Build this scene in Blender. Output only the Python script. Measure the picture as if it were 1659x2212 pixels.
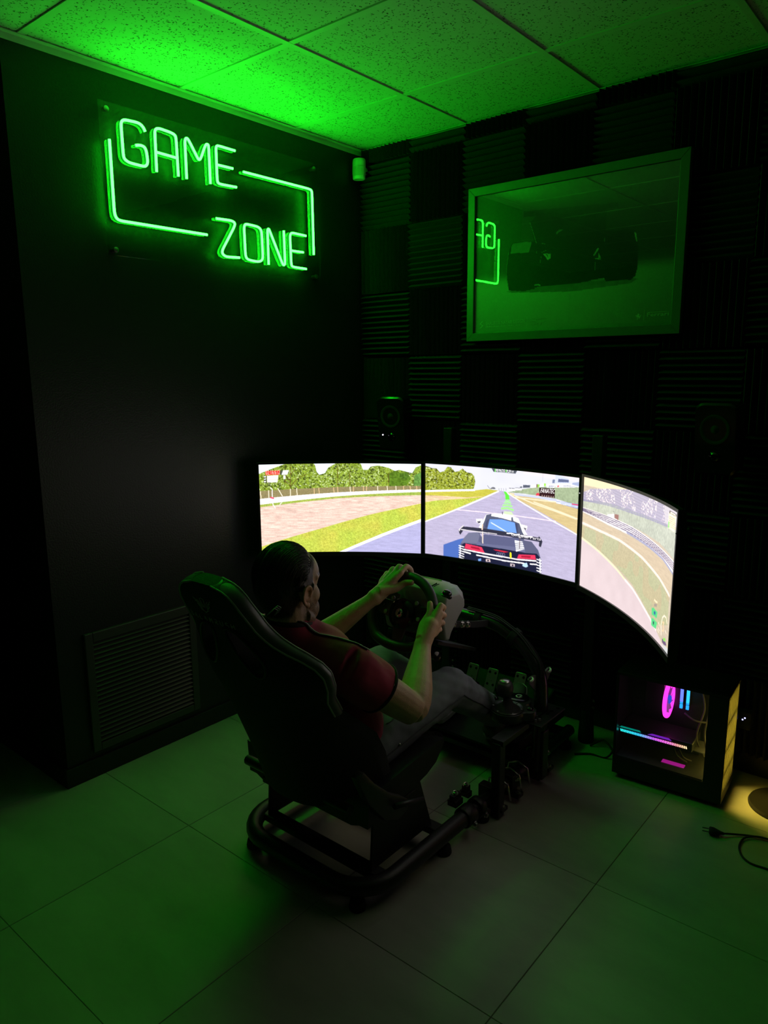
import bpy, bmesh, math, random
import numpy as np
from mathutils import Vector, Matrix, Euler, noise as mnoise

for o in list(bpy.data.objects):
    bpy.data.objects.remove(o)
random.seed(7)
rng = np.random.RandomState(11)
SC = bpy.context.scene
COL = SC.collection
R = math.radians

# ------------------------------------------------------------------ camera, world, exposure
cam = bpy.data.objects.new('camera', bpy.data.cameras.new('camera'))
COL.objects.link(cam)
cam.location = (2.512, -2.875, 1.515)
cam.rotation_euler = (R(79.276), R(0.399), R(39.662))
cam.data.sensor_fit = 'AUTO'
cam.data.sensor_width = 36.0
cam.data.lens = 25.76
cam.data.clip_start = 0.02
SC.camera = cam
world = bpy.data.worlds.new('night')
SC.world = world
world.use_nodes = True
world.node_tree.nodes['Background'].inputs[0].default_value = (0, 0, 0, 1)
world.node_tree.nodes['Background'].inputs[1].default_value = 0.0
SC.view_settings.view_transform = 'Standard'
SC.view_settings.look = 'None'
SC.view_settings.gamma = 1.0
SC.view_settings.use_curve_mapping = False
SC.view_settings.exposure = 0.0
NEON_CORE = (0.42, 50.0, 0.62)     # light of the sign's tubes
NEON_CASE = (0.03, 2.2, 0.08)
SCREEN_GAIN = 1.6                # screen luminance
PC_YELLOW = 1.0

# ------------------------------------------------------------------ helpers
def lin(c):
    return tuple(((v/255.0)/12.92 if v/255.0 <= .04045 else ((v/255.0+.055)/1.055)**2.4) for v in c)

def setin(n, name, v):
    if name in n.inputs:
        n.inputs[name].default_value = v

def mat(name, col, rough=.5, metal=0., spec=.5, bump=0., bscale=60., var=0., vscale=8., emit=None, estr=1., coat=0., vcol=None, sheen=0., objrand=0.):
    m = bpy.data.materials.new(name)
    m.use_nodes = True
    nt = m.node_tree
    b = nt.nodes['Principled BSDF']
    b.inputs['Base Color'].default_value = (*col, 1)
    b.inputs['Roughness'].default_value = rough
    b.inputs['Metallic'].default_value = metal
    setin(b, 'Specular IOR Level', spec)
    setin(b, 'Coat Weight', coat)
    setin(b, 'Sheen Weight', sheen)
    src = None
    tc = nt.nodes.new('ShaderNodeTexCoord')
    if var > 0 or vcol or objrand > 0:
        if vcol:
            at = nt.nodes.new('ShaderNodeVertexColor'); at.layer_name = vcol
            src = at.outputs['Color']
        else:
            rgb = nt.nodes.new('ShaderNodeRGB'); rgb.outputs[0].default_value = (*col, 1)
            src = rgb.outputs[0]
        if var > 0:
            no = nt.nodes.new('ShaderNodeTexNoise'); no.inputs['Scale'].default_value = vscale; no.inputs['Detail'].default_value = 6
            nt.links.new(tc.outputs['Object'], no.inputs['Vector'])
            mr = nt.nodes.new('ShaderNodeMapRange'); mr.inputs['From Min'].default_value = .3; mr.inputs['From Max'].default_value = .7
            mr.inputs['To Min'].default_value = 1-var; mr.inputs['To Max'].default_value = 1+var
            nt.links.new(no.outputs['Fac'], mr.inputs['Value'])
            mx = nt.nodes.new('ShaderNodeVectorMath'); mx.operation = 'SCALE'
            nt.links.new(src, mx.inputs[0]); nt.links.new(mr.outputs[0], mx.inputs['Scale'])
            src = mx.outputs[0]
        if objrand > 0:
            oi = nt.nodes.new('ShaderNodeObjectInfo')
            mr = nt.nodes.new('ShaderNodeMapRange'); mr.inputs['To Min'].default_value = 1-objrand; mr.inputs['To Max'].default_value = 1+objrand
            nt.links.new(oi.outputs['Random'], mr.inputs['Value'])
            mx = nt.nodes.new('ShaderNodeVectorMath'); mx.operation = 'SCALE'
            nt.links.new(src, mx.inputs[0]); nt.links.new(mr.outputs[0], mx.inputs['Scale'])
            src = mx.outputs[0]
        nt.links.new(src, b.inputs['Base Color'])
    if bump > 0:
        no = nt.nodes.new('ShaderNodeTexNoise'); no.inputs['Scale'].default_value = bscale; no.inputs['Detail'].default_value = 4
        nt.links.new(tc.outputs['Object'], no.inputs['Vector'])
        bp = nt.nodes.new('ShaderNodeBump'); bp.inputs['Strength'].default_value = bump; bp.inputs['Distance'].default_value = .01
        nt.links.new(no.outputs['Fac'], bp.inputs['Height'])
        nt.links.new(bp.outputs[0], b.inputs['Normal'])
    if emit is not None:
        b.inputs['Emission Color'].default_value = (*emit, 1)
        b.inputs['Emission Strength'].default_value = estr
    return m

def emat(name, col, strength=1.):
    m = bpy.data.materials.new(name); m.use_nodes = True
    nt = m.node_tree
    nt.nodes.remove(nt.nodes['Principled BSDF'])
    e = nt.nodes.new('ShaderNodeEmission')
    e.inputs[0].default_value = (*col, 1); e.inputs[1].default_value = strength
    nt.links.new(e.outputs[0], nt.nodes['Material Output'].inputs[0])
    return m

def glassmat(name, tint=(1, 1, 1), f0=.04):
    """thin clear pane: lets light straight through and reflects more at grazing angles (Schlick)"""
    m = bpy.data.materials.new(name); m.use_nodes = True
    nt = m.node_tree
    nt.nodes.remove(nt.nodes['Principled BSDF'])
    t = nt.nodes.new('ShaderNodeBsdfTransparent'); t.inputs[0].default_value = (*tint, 1)
    g = nt.nodes.new('ShaderNodeBsdfGlossy'); g.inputs['Roughness'].default_value = .012
    lw = nt.nodes.new('ShaderNodeLayerWeight'); lw.inputs[0].default_value = .5
    p = nt.nodes.new('ShaderNodeMath'); p.operation = 'POWER'; p.inputs[1].default_value = 5.
    f = nt.nodes.new('ShaderNodeMath'); f.operation = 'MULTIPLY_ADD'; f.inputs[1].default_value = 1-f0; f.inputs[2].default_value = f0
    nt.links.new(lw.outputs['Facing'], p.inputs[0]); nt.links.new(p.outputs[0], f.inputs[0])
    mx = nt.nodes.new('ShaderNodeMixShader')
    nt.links.new(f.outputs[0], mx.inputs[0]); nt.links.new(t.outputs[0], mx.inputs[1]); nt.links.new(g.outputs[0], mx.inputs[2])
    nt.links.new(mx.outputs[0], nt.nodes['Material Output'].inputs[0])
    return m

class MB:
    """collects polygons, then links them as one mesh object"""
    def __init__(s): s.v = []; s.f = []
    def add(s, vs, fs):
        k = len(s.v); s.v += [tuple(v) for v in vs]; s.f += [tuple(i+k for i in f) for f in fs]
        return s
    def box(s, lo, hi, mtx=None):
        x0, y0, z0 = lo; x1, y1, z1 = hi
        vs = [Vector(p) for p in ((x0,y0,z0),(x1,y0,z0),(x1,y1,z0),(x0,y1,z0),(x0,y0,z1),(x1,y0,z1),(x1,y1,z1),(x0,y1,z1))]
        if mtx is not None: vs = [mtx @ v for v in vs]
        return s.add(vs, [(0,3,2,1),(4,5,6,7),(0,1,5,4),(1,2,6,5),(2,3,7,6),(3,0,4,7)])
    def prism(s, pts, d, o=(0,0,0), ex=(1,0,0), ey=(0,0,1), ez=(0,1,0)):
        """2D outline pts in plane (ex,ey) at o, extruded by d along ez"""
        o, ex, ey, ez = Vector(o), Vector(ex), Vector(ey), Vector(ez)
        n = len(pts)
        vs = [o+ex*a+ey*b for a, b in pts]+[o+ex*a+ey*b+ez*d for a, b in pts]
        fs = [tuple(range(n)), tuple(range(2*n-1, n-1, -1))]+[(i, (i+1) % n, n+(i+1) % n, n+i) for i in range(n)]
        return s.add(vs, fs)
    def tube(s, pts, r, n=12, closed=False, cap=True, ry=None, up=None, exps=None):
        pts = [Vector(p) for p in pts]; m = len(pts)
        rr = r if isinstance(r, (list, tuple)) else [r]*m
        rr2 = rr if ry is None else (ry if isinstance(ry, (list, tuple)) else [ry]*m)
        nrm = None; rings = []
        for i, p in enumerate(pts):
            if closed: t = pts[(i+1) % m]-pts[i-1]
            else: t = pts[min(i+1, m-1)]-pts[max(i-1, 0)]
            t.normalize()
            if up is not None:
                nrm = Vector(up)-t*t.dot(Vector(up))
            elif nrm is None:
                a = Vector((0, 0, 1)) if abs(t.z) < .9 else Vector((1, 0, 0))
                nrm = a-t*a.dot(t)
            else: nrm = nrm-t*nrm.dot(t)
            nrm.normalize(); b = t.cross(nrm)
            rings.append([p+nrm*(math.cos(2*math.pi*k/n)*rr2[i])+b*(math.sin(2*math.pi*k/n)*rr[i]) for k in range(n)])
        vs = [v for g in rings for v in g]; fs = []
        for i in range(m if closed else m-1):
            j = (i+1) % m
            for k in range(n):
                fs.append((i*n+k, i*n+(k+1) % n, j*n+(k+1) % n, j*n+k))
        if cap and not closed:
            fs.append(tuple(range(n-1, -1, -1))); fs.append(tuple((m-1)*n+k for k in range(n)))
        return s.add(vs, fs)
    def lathe(s, prof, o=(0,0,0), ax=(0,0,1), n=24):
        """profile of (radius, height) turned about ax at o"""
        o = Vector(o); ax = Vector(ax).normalized()
        a = Vector((1,0,0)) if abs(ax.x) < .9 else Vector((0,1,0))
        u = (a-ax*a.dot(ax)).normalized(); w = ax.cross(u)
        vs = []; fs = []
        for r, h in prof:
            for k in range(n):
                t = 2*math.pi*k/n
                vs.append(o+ax*h+u*(r*math.cos(t))+w*(r*math.sin(t)))
        for i in range(len(prof)-1):
            for k in range(n):
                fs.append((i*n+k, i*n+(k+1) % n, (i+1)*n+(k+1) % n, (i+1)*n+k))
        fs.append(tuple(range(n-1, -1, -1))); fs.append(tuple((len(prof)-1)*n+k for k in range(n)))
        return s.add(vs, fs)
    def ellipsoid(s, c, r, n=20, m=12, mtx=None):
        c = Vector(c); vs = []; fs = []
        for i in range(1, m):
            th = math.pi*i/m
            for k in range(n):
                ph = 2*math.pi*k/n
                p = Vector((r[0]*math.sin(th)*math.cos(ph), r[1]*math.sin(th)*math.sin(ph), r[2]*math.cos(th)))
                if mtx is not None: p = mtx @ p
                vs.append(c+p)
        top = Vector((0,0,r[2])); bot = Vector((0,0,-r[2]))
        if mtx is not None: top = mtx @ top; bot = mtx @ bot
        vs += [c+top, c+bot]; a = len(vs)-2
        for i in range(m-2):
            for k in range(n):
                fs.append((i*n+k, (i+1)*n+k, (i+1)*n+(k+1) % n, i*n+(k+1) % n))
        for k in range(n):
            fs.append((a, k, (k+1) % n)); fs.append((a+1, (m-2)*n+(k+1) % n, (m-2)*n+k))
        return s.add(vs, fs)
    def mesh(s, name):
        me = bpy.data.meshes.new(name); me.from_pydata(s.v, [], s.f); me.update()
        return me
    def build(s, name, material, parent=None, smooth=False, bevel=0., fix=True, angle=None, loc=None):
        me = s.mesh(name)
        if fix or bevel > 0:
            bm = bmesh.new(); bm.from_mesh(me)
            bmesh.ops.recalc_face_normals(bm, faces=bm.faces)
            if bevel > 0:
                es = [e for e in bm.edges if len(e.link_faces) == 2 and e.calc_face_angle(0) > .5]
                bmesh.ops.bevel(bm, geom=es, offset=bevel, segments=2, profile=.5, affect='EDGES', clamp_overlap=True)
            bm.to_mesh(me); bm.free()
        if smooth:
            me.shade_smooth()
            if angle: me.set_sharp_from_angle(angle=R(angle))
        if material: me.materials.append(material)
        return link(name, me, parent, loc)

def link(name, me, parent=None, loc=None):
    o = bpy.data.objects.new(name, me); COL.objects.link(o)
    if parent is not None:
        o.parent = parent
        # meshes are written in world coordinates: keep them there when the parent is an Empty at its own place
        o.matrix_parent_inverse = wm(parent).inverted()
    if loc is not None: o.location = loc
    return o

_W = {}
def wm(o):
    m = Matrix.Translation(o.location) @ o.rotation_euler.to_matrix().to_4x4()
    return m if o.parent is None else wm(o.parent) @ o.matrix_parent_inverse @ m

def tag(o, label=None, cat=None, group=None, kind=None):
    if label: o['label'] = label
    if cat: o['category'] = cat
    if group: o['group'] = group
    if kind: o['kind'] = kind
    return o

def thing(name, label, cat, loc, group=None):
    o = bpy.data.objects.new(name, None); COL.objects.link(o)
    o.location = loc; o.empty_display_size = .05
    return tag(o, label, cat, group)

def smooth_path(pts, k=6, closed=False):
    pts = [Vector(p) for p in pts]; n = len(pts); out = []
    rng_ = n if closed else n-1
    for i in range(rng_):
        g = lambda j: pts[j % n] if closed else pts[max(0, min(n-1, j))]
        p0, p1, p2, p3 = g(i-1), g(i), g(i+1), g(i+2)
        for q in range(k):
            t = q/k
            out.append(.5*((2*p1)+(p2-p0)*t+(2*p0-5*p1+4*p2-p3)*t*t+(3*p1-p0-3*p2+p3)*t**3))
    if not closed: out.append(pts[-1])
    return out

def text_mesh(s, size, thick=0.):
    cu = bpy.data.curves.new('lettering', 'FONT'); cu.body = s; cu.size = size; cu.extrude = thick
    cu.resolution_u = 2
    o = bpy.data.objects.new('tmp_text', cu); COL.objects.link(o)
    dg = bpy.context.evaluated_depsgraph_get()
    me = bpy.data.meshes.new_from_object(o.evaluated_get(dg))
    bpy.data.objects.remove(o); bpy.data.curves.remove(cu)
    return me

def text_on(s, p0, ex, ey, width, height, material, name, parent, thick=0.0):
    """lettering fitted to width x height at p0 in the plane (ex, ey)"""
    me = text_mesh(s, 1.0)
    xs = [v.co.x for v in me.vertices]; ys = [v.co.y for v in me.vertices]
    x0, x1, y0, y1 = min(xs), max(xs), min(ys), max(ys)
    p0, ex, ey = Vector(p0), Vector(ex), Vector(ey)
    for v in me.vertices:
        v.co = p0+ex*((v.co.x-x0)/(x1-x0)*width)+ey*((v.co.y-y0)/(y1-y0)*height)
    me.materials.clear(); me.materials.append(material)
    return link(name, me, parent)

def evaluated_mesh(o):
    dg = bpy.context.evaluated_depsgraph_get()
    return bpy.data.meshes.new_from_object(o.evaluated_get(dg))

def remeshed(mb, name, voxel, smooth=4, factor=.5):
    """one continuous skin grown round overlapping volumes"""
    me = mb.mesh(name)
    bm = bmesh.new(); bm.from_mesh(me); bmesh.ops.recalc_face_normals(bm, faces=bm.faces); bm.to_mesh(me); bm.free()
    o = bpy.data.objects.new('tmp_body', me); COL.objects.link(o)
    md = o.modifiers.new('r', 'REMESH'); md.mode = 'VOXEL'; md.voxel_size = voxel
    if smooth:
        sm = o.modifiers.new('s', 'SMOOTH'); sm.iterations = smooth; sm.factor = factor
    out = evaluated_mesh(o)
    bpy.data.objects.remove(o); bpy.data.meshes.remove(me)
    out.name = name; out.shade_smooth()
    return out

# ------------------------------------------------------------------ materials
M_wall = mat('black_wall_paint', (.025, .0255, .025), .40, spec=.35, bump=.12, bscale=160)
M_ceil = mat('ceiling_fibre', (.72, .72, .70), .95, spec=.1)
M_tee = mat('ceiling_grid_enamel', (.78, .78, .76), .5)
M_foam = mat('black_acoustic_foam', (.036, .036, .037), 1., spec=.08, bump=.5, bscale=400)
M_base = mat('black_baseboard', (.012, .012, .012), .4)
M_grout = mat('floor_grout', (.20, .19, .17), .9)
M_blackmetal = mat('black_powder_coat', (.012, .012, .0125), .38, spec=.5, bump=.15, bscale=500)
M_blackgloss = mat('gloss_black_plastic', (.008, .008, .009), .18)
M_blackplastic = mat('matt_black_plastic', (.016, .016, .017), .5)
M_rubber = mat('black_rubber', (.012, .012, .012), .8)
M_steel = mat('zinc_bolts', (.55, .55, .53), .28, metal=1.)
M_white = mat('white_plastic', (.82, .82, .80), .4)
M_glass = glassmat('clear_pane', (1, 1, 1), .09)

def ceiling_nodes(m):
    nt = m.node_tree; b = nt.nodes['Principled BSDF']
    tc = nt.nodes.new('ShaderNodeTexCoord')
    mp = nt.nodes.new('ShaderNodeMapping'); mp.inputs['Scale'].default_value = (1, 1, 1)
    ge = nt.nodes.new('ShaderNodeNewGeometry')
    n1 = nt.nodes.new('ShaderNodeTexNoise'); n1.inputs['Scale'].default_value = 9; n1.inputs['Detail'].default_value = 2
    wob = nt.nodes.new('ShaderNodeTexNoise'); wob.inputs['Scale'].default_value = 70
    nt.links.new(ge.outputs['Position'], wob.inputs['Vector'])
    ad = nt.nodes.new('ShaderNodeVectorMath'); ad.operation = 'MULTIPLY_ADD'
    ad.inputs[1].default_value = (.02, .02, .0)
    nt.links.new(wob.outputs['Color'], ad.inputs[0]); nt.links.new(ge.outputs['Position'], ad.inputs[2])
    vo = nt.nodes.new('ShaderNodeTexVoronoi'); vo.inputs['Scale'].default_value = 120
    nt.links.new(ad.outputs[0], vo.inputs['Vector'])
    n2 = nt.nodes.new('ShaderNodeTexNoise'); n2.inputs['Scale'].default_value = 120; n2.inputs['Detail'].default_value = 1
    nt.links.new(ge.outputs['Position'], n2.inputs['Vector'])
    # a pit is the heart of some cells
    lt = nt.nodes.new('ShaderNodeMapRange'); lt.inputs['From Min'].default_value = .24; lt.inputs['From Max'].default_value = .34
    nt.links.new(vo.outputs['Distance'], lt.inputs['Value'])
    sep = nt.nodes.new('ShaderNodeSeparateColor'); nt.links.new(vo.outputs['Color'], sep.inputs[0])
    gt = nt.nodes.new('ShaderNodeMath'); gt.operation = 'GREATER_THAN'; gt.inputs[1].default_value = .45
    nt.links.new(sep.outputs[0], gt.inputs[0])
    mxm = nt.nodes.new('ShaderNodeMath'); mxm.operation = 'MAXIMUM'
    nt.links.new(lt.outputs[0], mxm.inputs[0])
    inv = nt.nodes.new('ShaderNodeMath'); inv.operation = 'SUBTRACT'; inv.inputs[0].default_value = 1.
    nt.links.new(gt.outputs[0], inv.inputs[1]); nt.links.new(inv.outputs[0], mxm.inputs[1])
    cr = nt.nodes.new('ShaderNodeMix'); cr.data_type = 'RGBA'
    cr.inputs['A'].default_value = (.16, .16, .15, 1); cr.inputs['B'].default_value = (.76, .76, .74, 1)
    nt.links.new(mxm.outputs[0], cr.inputs['Factor'])
    nt.links.new(cr.outputs['Result'], b.inputs['Base Color'])
    bp = nt.nodes.new('ShaderNodeBump'); bp.inputs['Strength'].default_value = .6; bp.inputs['Distance'].default_value = .004
    nt.links.new(mxm.outputs[0], bp.inputs['Height']); nt.links.new(bp.outputs[0], b.inputs['Normal'])
ceiling_nodes(M_ceil)

def floor_mat():
    m = mat('beige_porcelain_tile', (.40, .385, .35), .42, spec=.4, objrand=.05)
    nt = m.node_tree; b = nt.nodes['Principled BSDF']
    ge = nt.nodes.new('ShaderNodeNewGeometry')
    n1 = nt.nodes.new('ShaderNodeTexNoise'); n1.inputs['Scale'].default_value = 3.2; n1.inputs['Detail'].default_value = 8; n1.inputs['Roughness'].default_value = .65
    mp = nt.nodes.new('ShaderNodeMapping'); mp.inputs['Scale'].default_value = (.5, 1.4, 1); mp.inputs['Rotation'].default_value = (0, 0, .5)
    nt.links.new(ge.outputs['Position'], mp.inputs['Vector']); nt.links.new(mp.outputs[0], n1.inputs['Vector'])
    mr = nt.nodes.new('ShaderNodeMapRange'); mr.inputs['From Min'].default_value = .3; mr.inputs['From Max'].default_value = .7
    mr.inputs['To Min'].default_value = .82; mr.inputs['To Max'].default_value = 1.16
    nt.links.new(n1.outputs['Fac'], mr.inputs['Value'])
    old = b.inputs['Base Color'].links[0].from_socket
    mx = nt.nodes.new('ShaderNodeVectorMath'); mx.operation = 'SCALE'
    nt.links.new(old, mx.inputs[0]); nt.links.new(mr.outputs[0], mx.inputs['Scale']); nt.links.new(mx.outputs[0], b.inputs['Base Color'])
    mr2 = nt.nodes.new('ShaderNodeMapRange'); mr2.inputs['To Min'].default_value = .36; mr2.inputs['To Max'].default_value = .6
    nt.links.new(n1.outputs['Fac'], mr2.inputs['Value']); nt.links.new(mr2.outputs[0], b.inputs['Roughness'])
    return m
M_floor = floor_mat()

# ------------------------------------------------------------------ the room
CEIL = 2.569
X0, X1, Y0, Y1 = -1.2, 3.9, -4.9, 0.0
WL = -1.706                                  # where the left wall ends
def struct(name, mb, m, parent=None, **k):
    o = mb.build(name, m, parent, **k)
    if parent is None: o['kind'] = 'structure'
    return o
floor = struct('floor', MB().box((X0, Y0, -.1), (X1, Y1+.1, -.0025)), M_grout)
ceiling = struct('ceiling', MB().box((X0, Y0, CEIL+.02), (X1, Y1+.1, CEIL+.12)), M_tee)
wall_back = struct('wall_back', MB().box((X0, 0, -.1), (X1, .12, CEIL+.02)), M_wall)
wall_left = struct('wall_left', MB().box((X0, WL, -.1), (0, 0, CEIL+.02)), M_wall)
wall_far_left = struct('wall_recess', MB().box((X0-.12, Y0, -.1), (X0, WL, CEIL+.02)), M_wall)
wall_right = struct('wall_right', MB().box((X1, Y0, -.1), (X1+.12, .1, CEIL+.02)), M_wall)
wall_front = struct('wall_front', MB().box((X0, Y0-.12, -.1), (X1, Y0, CEIL+.02)), M_wall)
struct('baseboard_left', MB().box((0, WL-.012, 0), (.012, 0, .074)).box((-1.19, WL-.012, 0), (0, WL, .074)), M_base, bevel=.002)
struct('baseboard_back', MB().box((.012, -.014, 0), (X1, 0, .085)), M_base, bevel=.002)
# floor tiles 0.6 m, each its own slab
tile_me = None
gx = .545-.6*3; gy = -.3675
ft = MB().box((.001, -.599, -.012), (.599, -.001, 0)).mesh('floor_tile')
bm = bmesh.new(); bm.from_mesh(ft); bmesh.ops.recalc_face_normals(bm, faces=bm.faces)
bmesh.ops.bevel(bm, geom=[e for e in bm.edges if all(v.co.z > -.001 for v in e.verts)], offset=.0012, segments=1, affect='EDGES'); bm.to_mesh(ft); bm.free()
ft.materials.append(M_floor)
for i in range(9):
    for j in range(-1, 8):
        x = gx+.6*i; y = gy-.599*j
        if x > X1 or y-.6 < Y0-.3: continue
        if x+.6 < .05 and y-.6 > WL: continue
        link('floor_tile', ft, floor, (x, y, 0))
# ceiling: exposed grid with lay-in tiles
ct = MB().box((.008, -.589, 0), (.592, -.008, .015)).mesh('ceiling_tile'); ct.materials.append(M_ceil)
cy = [0, -.4505]+[-.4505-.597*k for k in range(1, 8)]
cx = [.6033+.6*k for k in range(-3, 6)]
for i in range(len(cx)):
    for j in range(len(cy)):
        o = link('ceiling_tile', ct, ceiling, (cx[i]-.6, cy[j] if j else -.4505+.597, CEIL+.004))
for x in cx:
    MB().box((x-.012, Y0, CEIL-.001), (x+.012, Y1, CEIL+.006)).box((x-.0015, Y0, CEIL+.006), (x+.0015, Y1, CEIL+.03)).build('ceiling_tee', M_tee, ceiling, fix=False)
for y in cy[1:]:
    for x in [X0]+cx[:-1]:
        MB().box((x+.012, y-.012, CEIL-.0005), (x+.588, y+.012, CEIL+.006)).build('ceiling_tee', M_tee, ceiling, fix=False)
struct('trim_1', MB().box((0, WL, CEIL-.022), (.0015, 0, CEIL)).box((0, WL, CEIL-.002), (.022, 0, CEIL)), M_tee)
struct('trim_2', MB().box((.022, -.0015, CEIL-.022), (X1, 0, CEIL)).box((.022, -.022, CEIL-.002), (X1, 0, CEIL)), M_tee)

# acoustic foam squares on the back wall, ridges crosswise in turn
def foam_mesh(vertical, h=.2965, nr=12, seed=0):
    rr = random.Random(seed); w = .2965; b = .016; t = .046; mb = MB()
    n = max(2, round(nr*(w if vertical else h)/.2965)); L = h if vertical else w; S = w if vertical else h
    prof = []
    for k in range(n):
        a = S*k/n; c = S*(k+.5)/n
        prof += [(a, b), (c, t+rr.uniform(-.003, .003))]
    prof += [(S, b)]
    pts = [(0, 0)]+prof+[(S, 0)]
    # outline in (ridge axis, depth), extruded along the ridge
    if vertical: mb.prism(pts, L, (0, 0, 0), (1, 0, 0), (0, -1, 0), (0, 0, 1))
    else: mb.prism(pts, L, (0, 0, 0), (0, 0, 1), (0, -1, 0), (1, 0, 0))
    me = mb.mesh('foam_panel')
    bm = bmesh.new(); bm.from_mesh(me); bmesh.ops.triangulate(bm, faces=[f for f in bm.faces if len(f.verts) > 4]); bmesh.ops.recalc_face_normals(bm, faces=bm.faces); bm.to_mesh(me); bm.free()
    me.materials.append(M_foam)
    return me
foam = {(v, s): foam_mesh(v, seed=s) for v in (0, 1) for s in (1, 2, 3)}
foam_top = {v: foam_mesh(v, h=.058, seed=4) for v in (0, 1)}
for c in range(13):
    for r_ in range(9):
        x = .022+.2975*c; ver = (c+r_) % 2
        dx, dz = random.uniform(-.002, .002), random.uniform(-.003, .003)
        if r_ == 0:
            o = link('foam_panel', foam_top[1-(c % 2)], wall_back, (x+dx, -.001, 2.502))
        else:
            z = 2.5-.3015*r_
            o = link('foam_panel', foam[(1 if ver == 0 else 0), random.choice((1, 2, 3))], wall_back, (x+dx, -.001, z+.002+dz))
            o.rotation_euler = (random.uniform(-.012, .012), random.uniform(-.006, .006), random.uniform(-.012, .012))
            o.location.y -= .004

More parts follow.
